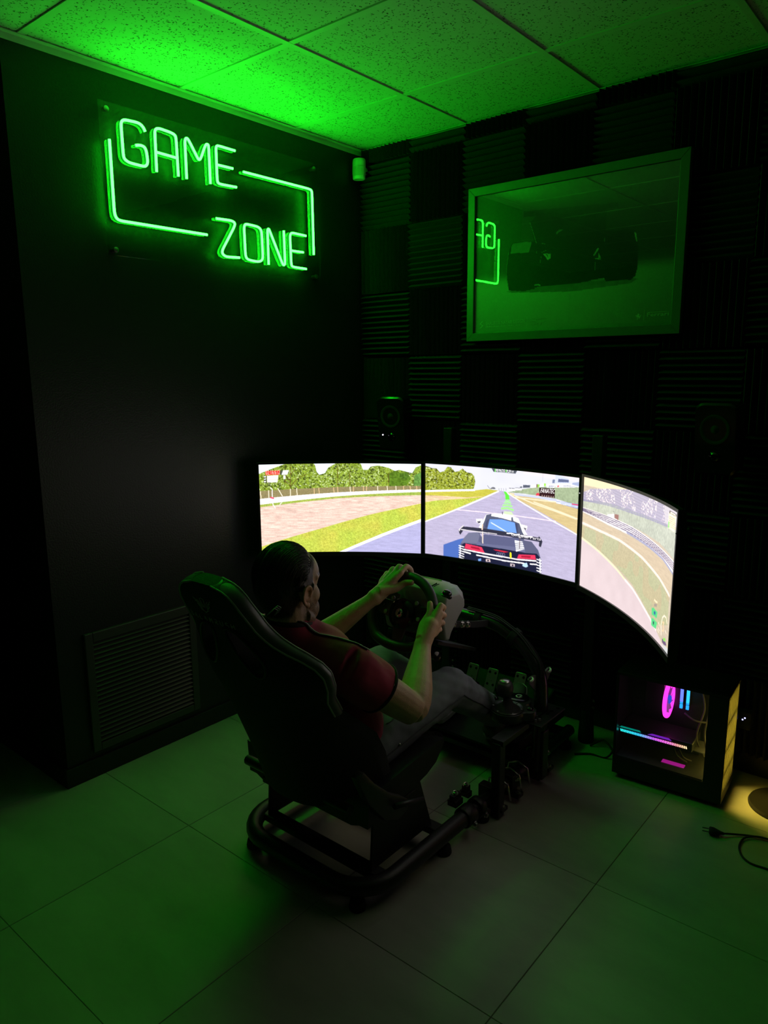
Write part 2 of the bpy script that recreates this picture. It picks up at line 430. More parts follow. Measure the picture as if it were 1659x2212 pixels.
# picture data: shapes on the three screens, sign strokes (y, z on the wall), poster print (x, z on the wall)
SCREEN_ART=[[('p','sky',(226,236,242),[(-0.11,-0.246),(1.148,-0.237),(1.152,0.475),(-0.127,0.471)],0),('p','leaf',(128,150,44),[(-0.003,0.105),(0.044,0.072),(0.097,0.038),(0.143,0.01),(0.224,-0.041),(0.318,-0.038),(0.344,0.022),(0.353,0.095),(0.369,0.126),(0.403,0.108),(0.424,0.048),(0.472,0.0),(0.547,-0.035),(0.628,0.007),(0.641,0.073),(0.669,0.073),(0.689,0.036),(0.737,0.024),(0.797,0.047),(0.838,0.082),(0.865,0.069),(0.905,0.086),(0.945,0.102),(0.965,0.042),(0.992,0.017),(1.149,-0.014),(1.151,0.283),(-0.007,0.311)],0),('p','leaf2',(80,110,30),[(0.794,0.119),(0.838,0.082),(0.871,0.099),(0.912,0.092),(0.939,0.163),(0.912,0.236),(0.803,0.264)],0),('p','leaf2',(70,100,30),[(0.871,0.111),(0.912,0.104),(0.929,0.145),(0.898,0.176),(0.865,0.153)],0),('p','leaf2',(90,130,60),[(0.959,0.126),(1.018,0.075),(1.019,0.267),(0.952,0.259)],0),('l','',(88,62,30),[(0.192,0.018),(0.191,0.127),(0.187,0.272)],0.006),('l','',(88,62,30),[(0.188,0.187),(0.161,0.126),(0.142,0.095)],0.006),('l','',(88,62,30),[(0.187,0.236),(0.154,0.186)],0.006),('l','',(88,62,30),[(0.187,0.248),(0.234,0.165),(0.288,0.118)],0.006),('l','',(88,62,30),[(0.483,0.025),(0.481,0.243)],0.006),('l','',(88,62,30),[(0.558,0.085),(0.556,0.243)],0.006),('l','',(88,62,30),[(0.801,0.107),(0.8,0.252)],0.006),('l','',(88,62,30),[(0.16,0.174),(0.154,0.222)],0.006),('l','',(88,62,30),[(0.189,0.127),(0.216,0.067)],0.006),('p','fence',(140,128,88),[(-0.0,0.293),(0.225,0.28),(0.476,0.265),(0.681,0.258),(1.005,0.241),(1.006,0.298),(0.681,0.318),(0.476,0.331),(0.224,0.353),(-0.002,0.384)],0),('p','',(245,240,240),[(-0.002,0.381),(0.224,0.353),(0.476,0.326),(0.681,0.309),(1.005,0.28),(1.006,0.306),(0.681,0.342),(0.475,0.368),(0.223,0.408),(-0.003,0.445)],0),('l','',(190,185,205),[(-0.002,0.394),(0.224,0.367)],0.006),('l','',(190,185,205),[(-0.003,0.416),(0.224,0.386)],0.006),('l','',(190,185,205),[(0.224,0.367),(0.475,0.34)],0.006),('l','',(190,185,205),[(0.224,0.386),(0.475,0.353)],0.006),('l','',(240,225,200),[(0.006,0.299),(0.007,0.372)],0.007),('l','',(240,225,200),[(0.054,0.29),(0.054,0.369)],0.007),('l','',(240,225,200),[(0.187,0.279),(0.187,0.358)],0.007),('l','',(240,225,200),[(0.227,0.272),(0.228,0.353)],0.007),('l','',(215,180,135),[(0.333,0.275),(0.335,0.341)],0.007),('l','',(215,180,135),[(0.364,0.272),(0.365,0.339)],0.007),('l','',(215,180,135),[(0.456,0.27),(0.457,0.328)],0.007),('l','',(215,180,135),[(0.48,0.265),(0.482,0.325)],0.007),('l','',(240,225,200),[(0.558,0.262),(0.56,0.319)],0.007),('l','',(215,180,135),[(0.579,0.259),(0.58,0.319)],0.007),('l','',(215,180,135),[(0.641,0.259),(0.643,0.314)],0.007),('l','',(215,180,135),[(0.661,0.257),(0.662,0.311)],0.007),('l','',(240,225,200),[(0.73,0.254),(0.732,0.305)],0.007),('l','',(240,225,200),[(0.79,0.252),(0.792,0.301)],0.007),('l','',(240,225,200),[(0.844,0.251),(0.846,0.297)],0.007),('l','',(215,180,135),[(0.891,0.249),(0.893,0.293)],0.007),('l','',(215,180,135),[(0.932,0.247),(0.934,0.288)],0.007),('l','',(215,180,135),[(0.972,0.245),(0.974,0.284)],0.007),('p','grass',(150,165,70),[(-0.003,0.445),(0.223,0.408),(0.475,0.368),(0.681,0.342),(1.006,0.306),(1.006,0.346),(0.68,0.371),(0.475,0.392),(0.223,0.435),(-0.004,0.475)],0),('p','gravel',(218,186,172),[(-0.004,0.475),(0.223,0.435),(0.475,0.392),(0.68,0.371),(1.032,0.341),(1.032,0.448),(0.679,0.586),(0.361,0.735),(0.128,0.849),(-0.033,0.936)],0),('p','grass',(178,184,70),[(-0.033,0.936),(0.128,0.849),(0.361,0.735),(0.679,0.574),(1.032,0.421),(1.033,0.6),(0.747,0.82),(0.468,1.038),(-0.075,1.044)],0),('p','asph',(164,161,198),[(0.454,1.051),(0.747,0.832),(1.033,0.608),(1.034,1.05)],0),('l','',(250,250,255),[(0.468,1.028),(0.747,0.81),(1.033,0.6)],0.028),('l','',(250,240,245),[(0.066,0.26),(0.077,0.279),(0.074,0.413),(0.079,0.45),(0.092,0.488)],0.007),('l','',(250,235,210),[(0.111,0.269),(0.137,0.356)],0.007),('l','',(225,60,90),[(0.067,0.37),(0.082,0.377)],0.016),('l','',(250,240,240),[(0.121,0.453),(0.124,0.438),(0.133,0.431)],0.006),('p','',(205,35,30),[(0.04,0.074),(0.128,0.071),(0.124,0.118),(0.04,0.119)],0),('p','',(70,80,60),[(0.128,0.072),(0.145,0.071),(0.138,0.117),(0.125,0.118)],0),('p','',(245,245,250),[(0.148,0.07),(0.182,0.07),(0.17,0.119),(0.137,0.119)],0),('p','',(250,245,225),[(0.049,0.126),(0.117,0.124),(0.11,0.202),(0.048,0.201)],0),('l','',(150,140,120),[(0.054,0.146),(0.113,0.146)],0.004),('l','',(150,140,120),[(0.054,0.172),(0.113,0.173)],0.004),('p','',(35,25,25),[(0.028,0.129),(0.049,0.128),(0.046,0.149),(0.027,0.148)],0),('p','',(245,245,245),[(0.031,0.131),(0.043,0.13),(0.041,0.142),(0.03,0.142)],0),('p','',(35,25,25),[(0.027,0.157),(0.049,0.156),(0.045,0.177),(0.027,0.176)],0),('p','',(245,245,245),[(0.03,0.159),(0.043,0.158),(0.04,0.169),(0.029,0.169)],0),('p','',(35,25,25),[(0.027,0.182),(0.048,0.18),(0.045,0.202),(0.026,0.201)],0),('p','',(245,245,245),[(0.03,0.183),(0.042,0.182),(0.04,0.194),(0.029,0.194)],0),('p','',(240,240,240),[(0.147,0.129),(0.159,0.129),(0.159,0.166),(0.148,0.166)],0)],[('p','sky',(202,202,212),[(-0.059,-0.101),(1.12,-0.243),(1.136,0.254),(-0.058,0.509)],0),('p','',(216,204,210),[(0.642,-0.075),(1.025,-0.043),(1.027,0.034),(0.817,0.044),(0.644,0.025)],0),('p','grassd',(178,172,66),[(-0.015,0.313),(0.306,0.256),(0.405,0.222),(0.489,0.225),(0.008,0.639),(-0.058,0.679)],0),('p','gravel',(214,184,150),[(-0.036,0.357),(0.052,0.345),(0.273,0.332),(0.406,0.298),(0.274,0.343),(0.074,0.397),(-0.003,0.436),(-0.036,0.441)],0),('p','grass',(178,184,70),[(-0.036,0.441),(0.074,0.397),(0.274,0.343),(0.429,0.305),(0.008,0.621),(-0.058,0.66)],0),('p','leaf',(140,150,40),[(-0.015,0.023),(0.023,0.037),(0.045,0.05),(0.073,0.05),(0.095,0.088),(0.122,0.072),(0.144,0.024),(0.166,0.025),(0.194,0.072),(0.221,0.06),(0.243,0.03),(0.271,0.066),(0.304,0.072),(0.321,0.1),(0.329,0.16),(0.322,0.223),(0.306,0.252),(-0.015,0.308)],0),('l','',(250,248,245),[(-0.004,0.306),(0.323,0.246)],0.02),('p','olive',(190,170,122),[(0.489,0.225),(0.56,0.234),(0.854,0.263),(1.034,0.282),(1.042,0.548),(0.989,0.534),(0.605,0.293)],0),('p','hill',(146,160,128),[(0.544,0.232),(0.604,0.197),(0.733,0.142),(0.851,0.11),(1.028,0.088),(1.034,0.274),(0.854,0.231),(0.648,0.225)],0),('l','',(232,206,176),[(0.56,0.242),(0.715,0.312),(0.985,0.391)],0.012),('l','',(232,206,176),[(0.594,0.273),(0.779,0.267),(0.854,0.263)],0.012),('l','',(232,206,176),[(0.715,0.295),(0.889,0.352),(0.995,0.388)],0.012),('p','asph',(170,162,188),[(0.481,0.226),(0.527,0.224),(0.605,0.288),(0.994,0.529),(1.004,1.049),(-0.058,1.214),(-0.058,0.698),(0.008,0.636)],0),('l','',(250,248,250),[(0.483,0.232),(0.274,0.418),(0.003,0.639)],0.012),('l','',(250,246,240),[(0.533,0.234),(0.65,0.326),(0.826,0.444),(1.0,0.54)],0.01),('l','',(238,214,226),[(0.208,0.475),(0.386,0.468),(0.652,0.458),(0.859,0.45)],0.008),('p','',(90,225,60),[(0.516,0.226),(0.534,0.23),(0.552,0.264),(0.557,0.304),(0.53,0.309),(0.527,0.262)],0),('l','',(150,225,130),[(0.53,0.323),(0.544,0.316),(0.559,0.323)],0.013),('l','',(150,225,130),[(0.524,0.344),(0.544,0.335),(0.564,0.342)],0.014),('l','',(150,225,130),[(0.516,0.371),(0.543,0.361),(0.571,0.368)],0.018),('l','',(150,225,130),[(0.508,0.404),(0.544,0.392),(0.581,0.405)],0.022),('p','',(190,205,170),[(0.523,0.428),(0.572,0.425),(0.586,0.456),(0.519,0.46)],0),('p','',(235,232,240),[(0.551,0.189),(0.59,0.185),(0.59,0.209),(0.551,0.216)],0),('p','',(60,60,70),[(0.551,0.185),(0.59,0.182),(0.59,0.187),(0.551,0.192)],0),('p','',(228,228,235),[(0.59,0.178),(0.634,0.173),(0.634,0.194),(0.59,0.201)],0),('p','',(80,80,90),[(0.59,0.175),(0.634,0.17),(0.634,0.175),(0.59,0.18)],0),('p','',(80,85,100),[(0.642,0.138),(0.689,0.133),(0.686,0.157),(0.642,0.168)],0),('p','',(60,70,80),[(0.622,0.159),(0.638,0.156),(0.638,0.166),(0.623,0.169)],0),('p','',(225,215,225),[(0.696,0.128),(0.726,0.123),(0.727,0.149),(0.694,0.159)],0),('p','',(120,90,70),[(0.728,0.116),(0.735,0.114),(0.735,0.147),(0.727,0.149)],0),('p','',(140,200,70),[(0.736,0.114),(0.75,0.115),(0.746,0.142),(0.735,0.144)],0),('p','',(220,220,240),[(0.75,0.118),(0.775,0.103),(0.778,0.132),(0.746,0.142)],0),('p','',(150,210,70),[(0.776,0.099),(0.788,0.096),(0.788,0.124),(0.776,0.126)],0),('p','',(232,230,240),[(0.795,0.103),(0.848,0.092),(0.844,0.129),(0.793,0.136)],0),('p','',(245,240,245),[(0.852,0.088),(0.915,0.069),(0.97,0.08),(0.972,0.098),(0.849,0.124)],0),('p','',(190,196,222),[(0.846,0.003),(0.875,0.0),(0.931,0.025),(0.94,0.067),(0.846,0.086)],0),('p','',(110,120,150),[(0.83,0.051),(0.845,0.048),(0.843,0.084),(0.828,0.086)],0),('p','',(90,98,130),[(0.866,0.037),(0.931,0.034),(0.932,0.059),(0.864,0.07)],0),('p','',(150,160,190),[(0.955,0.058),(0.998,0.042),(0.999,0.08),(0.953,0.074)],0),('p','',(110,112,130),[(0.808,0.112),(0.812,0.111),(0.811,0.13),(0.807,0.13)],0),('p','',(110,112,130),[(0.815,0.111),(0.819,0.11),(0.818,0.128),(0.815,0.129)],0),('p','',(110,112,130),[(0.822,0.109),(0.826,0.108),(0.826,0.127),(0.822,0.127)],0),('p','',(110,112,130),[(0.829,0.108),(0.833,0.107),(0.833,0.125),(0.829,0.126)],0),('p','',(110,112,130),[(0.837,0.106),(0.84,0.105),(0.84,0.124),(0.836,0.124)],0),('p','',(100,104,130),[(0.903,0.089),(0.907,0.088),(0.907,0.107),(0.902,0.108)],0),('p','',(100,104,130),[(0.912,0.087),(0.916,0.086),(0.916,0.105),(0.911,0.106)],0),('p','',(100,104,130),[(0.921,0.085),(0.926,0.084),(0.925,0.103),(0.921,0.104)],0),('p','',(100,104,130),[(0.931,0.083),(0.935,0.082),(0.934,0.101),(0.93,0.102)],0),('p','',(100,104,130),[(0.94,0.081),(0.944,0.08),(0.944,0.099),(0.939,0.1)],0),('p','',(105,108,130),[(0.941,0.089),(0.944,0.088),(0.944,0.102),(0.94,0.103)],0),('p','',(105,108,130),[(0.949,0.087),(0.952,0.087),(0.952,0.1),(0.949,0.101)],0),('p','',(105,108,130),[(0.957,0.086),(0.961,0.085),(0.96,0.098),(0.957,0.099)],0),('p','',(105,108,130),[(0.966,0.084),(0.969,0.083),(0.969,0.096),(0.965,0.097)],0),('p','',(205,70,80),[(0.861,0.103),(0.871,0.097),(0.873,0.113),(0.861,0.119)],0),('p','',(100,100,105),[(0.436,0.202),(0.445,0.193),(0.46,0.198),(0.463,0.213),(0.423,0.218)],0),('l','',(150,150,160),[(0.767,0.004),(0.766,0.085)],0.003),('l','',(110,110,110),[(0.409,0.185),(0.424,0.214)],0.005),('l','',(120,120,120),[(0.485,0.2),(0.486,0.224)],0.004),('l','',(120,120,120),[(0.5,0.198),(0.501,0.222)],0.004),('l','',(120,120,120),[(0.515,0.195),(0.517,0.219)],0.004),('l','',(120,120,120),[(0.531,0.192),(0.532,0.216)],0.004),('p','',(200,60,75),[(0.728,0.208),(0.741,0.196),(0.748,0.204),(0.749,0.224),(0.726,0.229)],0),('p','',(44,20,26),[(0.747,0.145),(0.848,0.134),(0.847,0.227),(0.749,0.23)],0),('p','',(150,125,120),[(0.765,0.213),(0.769,0.212),(0.771,0.234),(0.764,0.233)],0),('p','',(150,125,120),[(0.779,0.212),(0.783,0.211),(0.786,0.232),(0.778,0.232)],0),('p','',(150,125,120),[(0.793,0.212),(0.798,0.211),(0.8,0.231),(0.792,0.23)],0),('p','',(150,125,120),[(0.807,0.211),(0.812,0.21),(0.814,0.23),(0.806,0.229)],0),('p','',(150,125,120),[(0.822,0.211),(0.826,0.21),(0.828,0.229),(0.82,0.228)],0),('p','',(150,125,120),[(0.836,0.21),(0.84,0.209),(0.842,0.228),(0.834,0.227)],0),('l','',(180,185,205),[(0.591,0.246),(0.705,0.243),(0.856,0.243)],0.018),('p','',(120,130,180),[(0.858,0.252),(1.004,0.248),(1.005,0.295),(0.859,0.271)],0),('l','',(205,210,230),[(0.86,0.259),(1.004,0.258)],0.006),('l','',(205,210,230),[(0.86,0.265),(1.004,0.27)],0.006),('l','',(205,210,230),[(0.86,0.271),(1.005,0.281)],0.006),('l','',(215,60,90),[(0.958,0.257),(1.004,0.258)],0.01),('p','',(70,75,85),[(0.433,0.002),(0.604,-0.008),(0.592,0.034),(0.447,0.037)],0),('l','',(110,220,80),[(0.457,0.005),(0.458,0.035)],0.008),('l','',(110,220,80),[(0.528,0.003),(0.53,0.03)],0.008),('p','',(70,98,168),[(0.123,0.875),(0.217,0.798),(0.275,0.763),(0.277,1.012),(0.123,1.01)],0),('p','',(235,228,222),[(0.338,0.55),(0.38,0.538),(0.383,0.584),(0.359,0.6),(0.34,0.582)],0),('p','',(80,80,95),[(0.345,0.573),(0.369,0.563),(0.367,0.587),(0.352,0.594)],0),('p','',(235,228,225),[(0.638,0.537),(0.678,0.544),(0.674,0.583),(0.657,0.594),(0.639,0.575)],0),('p','',(85,85,100),[(0.652,0.565),(0.673,0.569),(0.664,0.593)],0),('p','',(238,236,232),[(0.406,0.486),(0.517,0.455),(0.571,0.464),(0.617,0.481),(0.638,0.548),(0.68,0.633),(0.631,0.646),(0.342,0.69),(0.376,0.574)],0),('p','',(78,82,104),[(0.406,0.491),(0.44,0.476),(0.438,0.497),(0.509,0.503),(0.571,0.516),(0.571,0.481),(0.58,0.476),(0.585,0.513),(0.625,0.531),(0.646,0.614),(0.662,0.651),(0.36,0.7),(0.394,0.556)],0),('p','',(60,64,92),[(0.423,0.536),(0.416,0.576),(0.413,0.623),(0.399,0.63),(0.405,0.568),(0.416,0.537)],0),('p','',(60,64,92),[(0.596,0.534),(0.612,0.534),(0.618,0.636),(0.607,0.632)],0),('p','',(104,146,214),[(0.429,0.534),(0.509,0.517),(0.594,0.531),(0.609,0.635),(0.413,0.645)],0),('l','',(196,208,230),[(0.439,0.568),(0.538,0.636)],0.012),('p','',(84,86,112),[(0.261,0.766),(0.288,0.709),(0.359,0.686),(0.378,0.739),(0.654,0.667),(0.659,0.693),(0.707,0.693),(0.753,0.768),(0.775,0.863),(0.778,1.012),(0.223,1.004),(0.231,0.861)],0),('p','',(104,106,130),[(0.288,0.709),(0.351,0.688),(0.364,0.713),(0.352,0.81),(0.262,0.825),(0.239,0.83),(0.261,0.766)],0),('p','',(84,86,118),[(0.378,0.725),(0.396,0.699),(0.632,0.687),(0.619,0.705),(0.603,0.793),(0.397,0.799),(0.378,0.768)],0),('p','',(96,98,130),[(0.352,0.781),(0.379,0.804),(0.598,0.78),(0.655,0.708),(0.67,0.821),(0.343,0.827)],0),('p','',(26,28,52),[(0.262,0.825),(0.343,0.827),(0.675,0.82),(0.745,0.805),(0.772,0.85),(0.778,1.012),(0.223,1.004),(0.231,0.869)],0),('p','',(206,52,84),[(0.271,0.83),(0.379,0.843),(0.4,0.899),(0.398,0.906),(0.265,0.883)],0),('p','',(150,24,50),[(0.307,0.85),(0.361,0.853),(0.371,0.878),(0.307,0.869)],0),('p','',(206,52,84),[(0.626,0.85),(0.734,0.823),(0.74,0.868),(0.616,0.894)],0),('p','',(150,24,50),[(0.644,0.857),(0.706,0.841),(0.704,0.862),(0.644,0.874)],0),('p','',(210,40,60),[(0.454,0.845),(0.561,0.843),(0.532,0.857),(0.469,0.852)],0),('l','',(240,236,240),[(0.26,0.897),(0.398,0.907),(0.614,0.905),(0.74,0.881)],0.013),('l','',(240,236,240),[(0.258,0.921),(0.303,0.93)],0.014),('l','',(240,236,240),[(0.346,0.937),(0.534,0.944),(0.663,0.931)],0.013),('l','',(240,236,240),[(0.705,0.924),(0.745,0.915)],0.012),('l','',(238,238,40),[(0.572,0.854),(0.574,0.899)],0.02),('p','',(236,236,240),[(0.597,0.711),(0.648,0.71),(0.663,0.785),(0.608,0.826)],0),('l','',(84,86,112),[(0.601,0.746),(0.659,0.715)],0.007),('l','',(84,86,112),[(0.601,0.764),(0.66,0.737)],0.007),('l','',(84,86,112),[(0.602,0.782),(0.66,0.759)],0.007),('l','',(84,86,112),[(0.602,0.8),(0.66,0.781)],0.007),('l','',(228,226,232),[(0.227,0.862),(0.259,0.87)],0.01),('l','',(228,226,232),[(0.746,0.862),(0.775,0.866)],0.01),('l','',(228,226,232),[(0.227,0.887),(0.259,0.896)],0.01),('l','',(228,226,232),[(0.747,0.891),(0.776,0.895)],0.01),('l','',(228,226,232),[(0.227,0.913),(0.259,0.923)],0.01),('l','',(228,226,232),[(0.747,0.919),(0.776,0.923)],0.01),('l','',(228,226,232),[(0.228,0.938),(0.259,0.949)],0.01),('l','',(228,226,232),[(0.748,0.948),(0.777,0.952)],0.01),('l','',(228,226,232),[(0.228,0.963),(0.26,0.976)],0.01),('l','',(228,226,232),[(0.749,0.977),(0.777,0.98)],0.01),('l','',(228,226,232),[(0.228,0.988),(0.26,1.002)],0.01),('l','',(228,226,232),[(0.749,1.005),(0.778,1.009)],0.01),('l','',(200,200,215),[(0.235,0.86),(0.234,0.994)],0.012),('l','',(225,225,235),[(0.766,0.852),(0.771,0.987)],0.014),('p','',(170,200,230),[(0.655,0.937),(0.681,0.918),(0.69,0.953),(0.675,0.969),(0.653,0.962)],0),('p','',(110,150,210),[(0.356,0.977),(0.376,0.964),(0.376,0.989),(0.358,0.998)],0),('p','',(200,180,180),[(0.408,0.962),(0.435,0.955),(0.44,0.986),(0.408,0.988)],0),('p','',(190,175,180),[(0.572,0.96),(0.601,0.958),(0.602,0.986),(0.573,0.988)],0),('p','',(40,30,50),[(0.417,0.967),(0.429,0.963),(0.428,0.982),(0.417,0.983)],0),('p','',(40,30,50),[(0.581,0.968),(0.595,0.965),(0.593,0.984),(0.582,0.985)],0),('p','',(46,46,62),[(0.223,0.687),(0.254,0.633),(0.256,0.647),(0.413,0.638),(0.75,0.64),(0.756,0.625),(0.779,0.672),(0.77,0.732),(0.756,0.726),(0.758,0.682),(0.413,0.687),(0.254,0.691),(0.234,0.743),(0.225,0.716)],0),('p','',(222,216,214),[(0.223,0.687),(0.254,0.633),(0.255,0.645),(0.234,0.677),(0.229,0.707)],0),('l','',(215,190,170),[(0.381,0.602),(0.379,0.652)],0.016),('l','',(205,190,180),[(0.383,0.68),(0.385,0.795)],0.014),('l','',(90,70,80),[(0.63,0.681),(0.63,0.785)],0.008),('l','',(236,232,234),[(0.545,0.653),(0.574,0.646),(0.6,0.654),(0.627,0.644)],0.012),('l','',(236,232,234),[(0.64,0.65),(0.671,0.652),(0.711,0.646)],0.012),('l','',(205,200,205),[(0.238,0.683),(0.333,0.685),(0.476,0.679)],0.01),('l','',(60,60,80),[(0.413,0.687),(0.751,0.674)],0.006),('l','',(40,40,50),[(0.511,0.441),(0.512,0.464)],0.008),('o','',(110,112,140),[(0.488,0.884)],0.011),('o','',(110,112,140),[(0.5,0.883)],0.011),('o','',(110,112,140),[(0.513,0.882)],0.011),('o','',(110,112,140),[(0.526,0.881)],0.011)],[('p','olive2',(184,170,150),[(-0.141,-0.095),(1.204,-0.208),(1.27,0.901),(-0.091,1.168)],0),('p','sky',(226,204,168),[(-0.057,-0.03),(0.464,-0.075),(0.469,-0.006),(0.167,0.067),(0.014,0.075),(-0.052,0.091)],0),('p','stand',(166,158,178),[(-0.008,0.145),(0.066,0.094),(0.228,0.051),(0.469,-0.006),(0.823,-0.038),(0.842,0.135),(0.481,0.162),(0.235,0.172),(-0.005,0.21)],0),('p','stand2',(190,182,190),[(0.822,-0.051),(1.097,-0.062),(1.119,0.082),(0.842,0.135)],0),('p','hill2',(172,176,160),[(-0.005,0.21),(0.235,0.172),(0.481,0.162),(0.778,0.138),(0.876,0.142),(1.06,0.116),(1.03,0.34),(0.794,0.29),(0.49,0.281),(0.241,0.277),(-0.002,0.282)],0),('l','',(140,135,160),[(-0.005,0.208),(0.235,0.172),(0.481,0.162),(0.779,0.139),(0.875,0.13)],0.006),('l','',(140,135,160),[(-0.005,0.213),(0.235,0.181),(0.482,0.171),(0.779,0.147),(0.876,0.137)],0.006),('l','',(140,135,160),[(-0.004,0.218),(0.236,0.19),(0.483,0.179),(0.78,0.154),(0.877,0.144)],0.006),('p','',(236,228,226),[(-0.002,0.278),(0.241,0.277),(0.491,0.283),(0.691,0.304),(0.841,0.323),(1.006,0.345),(0.995,0.438),(0.848,0.385),(0.697,0.37),(0.496,0.359),(0.245,0.353),(0.0,0.319)],0),('l','',(112,100,125),[(-0.001,0.286),(0.241,0.287),(0.491,0.294),(0.692,0.315),(0.843,0.334),(1.002,0.36)],0.0085),('l','',(112,100,125),[(-0.001,0.294),(0.242,0.302),(0.493,0.309),(0.693,0.328),(0.844,0.346),(1.004,0.375)],0.0085),('l','',(112,100,125),[(-0.001,0.301),(0.243,0.317),(0.494,0.324),(0.694,0.341),(0.845,0.357),(1.006,0.39)],0.0085),('l','',(112,100,125),[(-0.0,0.308),(0.244,0.332),(0.495,0.339),(0.695,0.353),(0.847,0.369),(1.009,0.406)],0.0085),('l','',(150,150,175),[(0.438,0.348),(0.696,0.367),(0.848,0.385),(0.981,0.429)],0.016),('p','grass2',(172,165,136),[(-0.003,0.439),(0.161,0.438),(0.37,0.444),(0.605,0.486),(0.821,0.543),(0.955,0.598),(0.957,0.804),(0.804,0.898),(0.723,0.863),(0.525,0.732),(0.309,0.653),(0.002,0.545)],0),('p','olive2',(188,170,144),[(0.001,0.331),(0.246,0.361),(0.497,0.369),(0.698,0.38),(0.85,0.398),(0.983,0.444),(0.965,0.58),(0.82,0.53),(0.603,0.465),(0.369,0.43),(0.161,0.426),(0.004,0.412)],0),('l','',(232,206,196),[(0.005,0.419),(0.161,0.432),(0.37,0.439),(0.604,0.476),(0.821,0.537),(0.954,0.595)],0.022),('p','asphr',(200,182,184),[(-0.006,0.565),(0.171,0.614),(0.349,0.689),(0.528,0.768),(0.68,0.859),(0.818,0.923),(0.973,1.022),(0.765,1.061),(0.447,0.999),(-0.028,1.032)],0),('l','',(238,214,176),[(0.003,0.558),(0.171,0.614),(0.349,0.686),(0.447,0.734)],0.018),('l','',(236,208,206),[(0.447,0.734),(0.528,0.764),(0.679,0.853),(0.818,0.923)],0.022),('p','',(140,96,90),[(0.306,0.241),(0.347,0.235),(0.345,0.281),(0.308,0.274)],0),('p','',(232,220,226),[(0.236,0.268),(0.302,0.242),(0.304,0.276),(0.237,0.279)],0),('l','',(120,110,110),[(0.287,0.224),(0.301,0.224),(0.304,0.276)],0.005),('p','',(246,226,190),[(0.882,0.045),(0.976,0.032),(0.963,0.15),(0.882,0.146)],0),('p','',(80,72,70),[(0.89,0.023),(0.975,0.023),(0.978,0.04),(0.887,0.044)],0),('p','',(236,222,200),[(0.901,0.029),(0.964,0.028),(0.965,0.037),(0.9,0.039)],0),('l','',(216,150,110),[(0.887,0.065),(0.966,0.061)],0.005),('l','',(216,150,110),[(0.889,0.078),(0.968,0.074)],0.005),('l','',(216,150,110),[(0.89,0.092),(0.97,0.087)],0.005),('l','',(216,150,110),[(0.892,0.105),(0.971,0.1)],0.005),('l','',(190,170,130),[(0.894,0.118),(0.973,0.113)],0.005),('l','',(190,170,130),[(0.895,0.132),(0.975,0.125)],0.005),('p','',(120,214,110),[(0.883,0.101),(0.896,0.1),(0.897,0.144),(0.882,0.145)],0),('p','',(84,190,120),[(0.754,0.796),(0.775,0.781),(0.826,0.789),(0.82,0.837),(0.759,0.842)],0),('p','',(84,190,120),[(0.757,0.874),(0.777,0.86),(0.828,0.865),(0.817,0.92),(0.762,0.923)],0),('p','',(50,100,140),[(0.782,0.801),(0.804,0.798),(0.801,0.824),(0.782,0.824)],0),('p','',(40,70,80),[(0.779,0.881),(0.793,0.878),(0.791,0.905),(0.78,0.905)],0),('p','',(150,136,126),[(0.782,0.746),(0.814,0.731),(0.811,0.757),(0.779,0.768)],0),('p','',(240,206,170),[(0.779,0.713),(0.818,0.716),(0.814,0.728),(0.775,0.729)],0),('l','',(246,222,200),[(0.887,0.917),(0.877,0.853),(0.889,0.789),(0.91,0.763),(0.934,0.765),(0.95,0.795)],0.01),('l','',(236,190,150),[(0.894,0.821),(0.91,0.813),(0.899,0.842),(0.914,0.85),(0.912,0.874),(0.894,0.881)],0.009),('l','',(236,216,196),[(0.844,0.853),(0.857,0.865)],0.008),('l','',(236,216,196),[(0.848,0.891),(0.861,0.903)],0.008),('l','',(236,216,196),[(0.839,0.91),(0.852,0.922)],0.008),('l','',(236,216,196),[(0.933,0.858),(0.947,0.869)],0.008),('p','',(100,80,110),[(0.901,0.938),(0.935,0.922),(0.963,0.95),(0.929,0.966),(0.901,0.961)],0),('p','',(130,200,90),[(0.911,0.925),(0.941,0.909),(0.946,0.932),(0.916,0.942)],0)]]
SCREEN_TEXT=[(0, '02:16:612', (0.041, 0.113), (0.125, 0.111), 0.05, (255, 190, 170)), (1, 'FANATEC', (0.755, 0.193), (0.845, 0.182), 0.045, (245, 240, 240)), (1, 'FREE PRACTICE', (0.462, 0.03), (0.523, 0.027), 0.026, (250, 250, 250)), (1, '9:39', (0.533, 0.03), (0.561, 0.028), 0.036, (250, 250, 250)), (1, 'AM', (0.565, 0.027), (0.579, 0.027), 0.022, (220, 220, 220)), (1, 'Original Parts', (0.574, 0.681), (0.769, 0.676), 0.038, (225, 220, 222))]
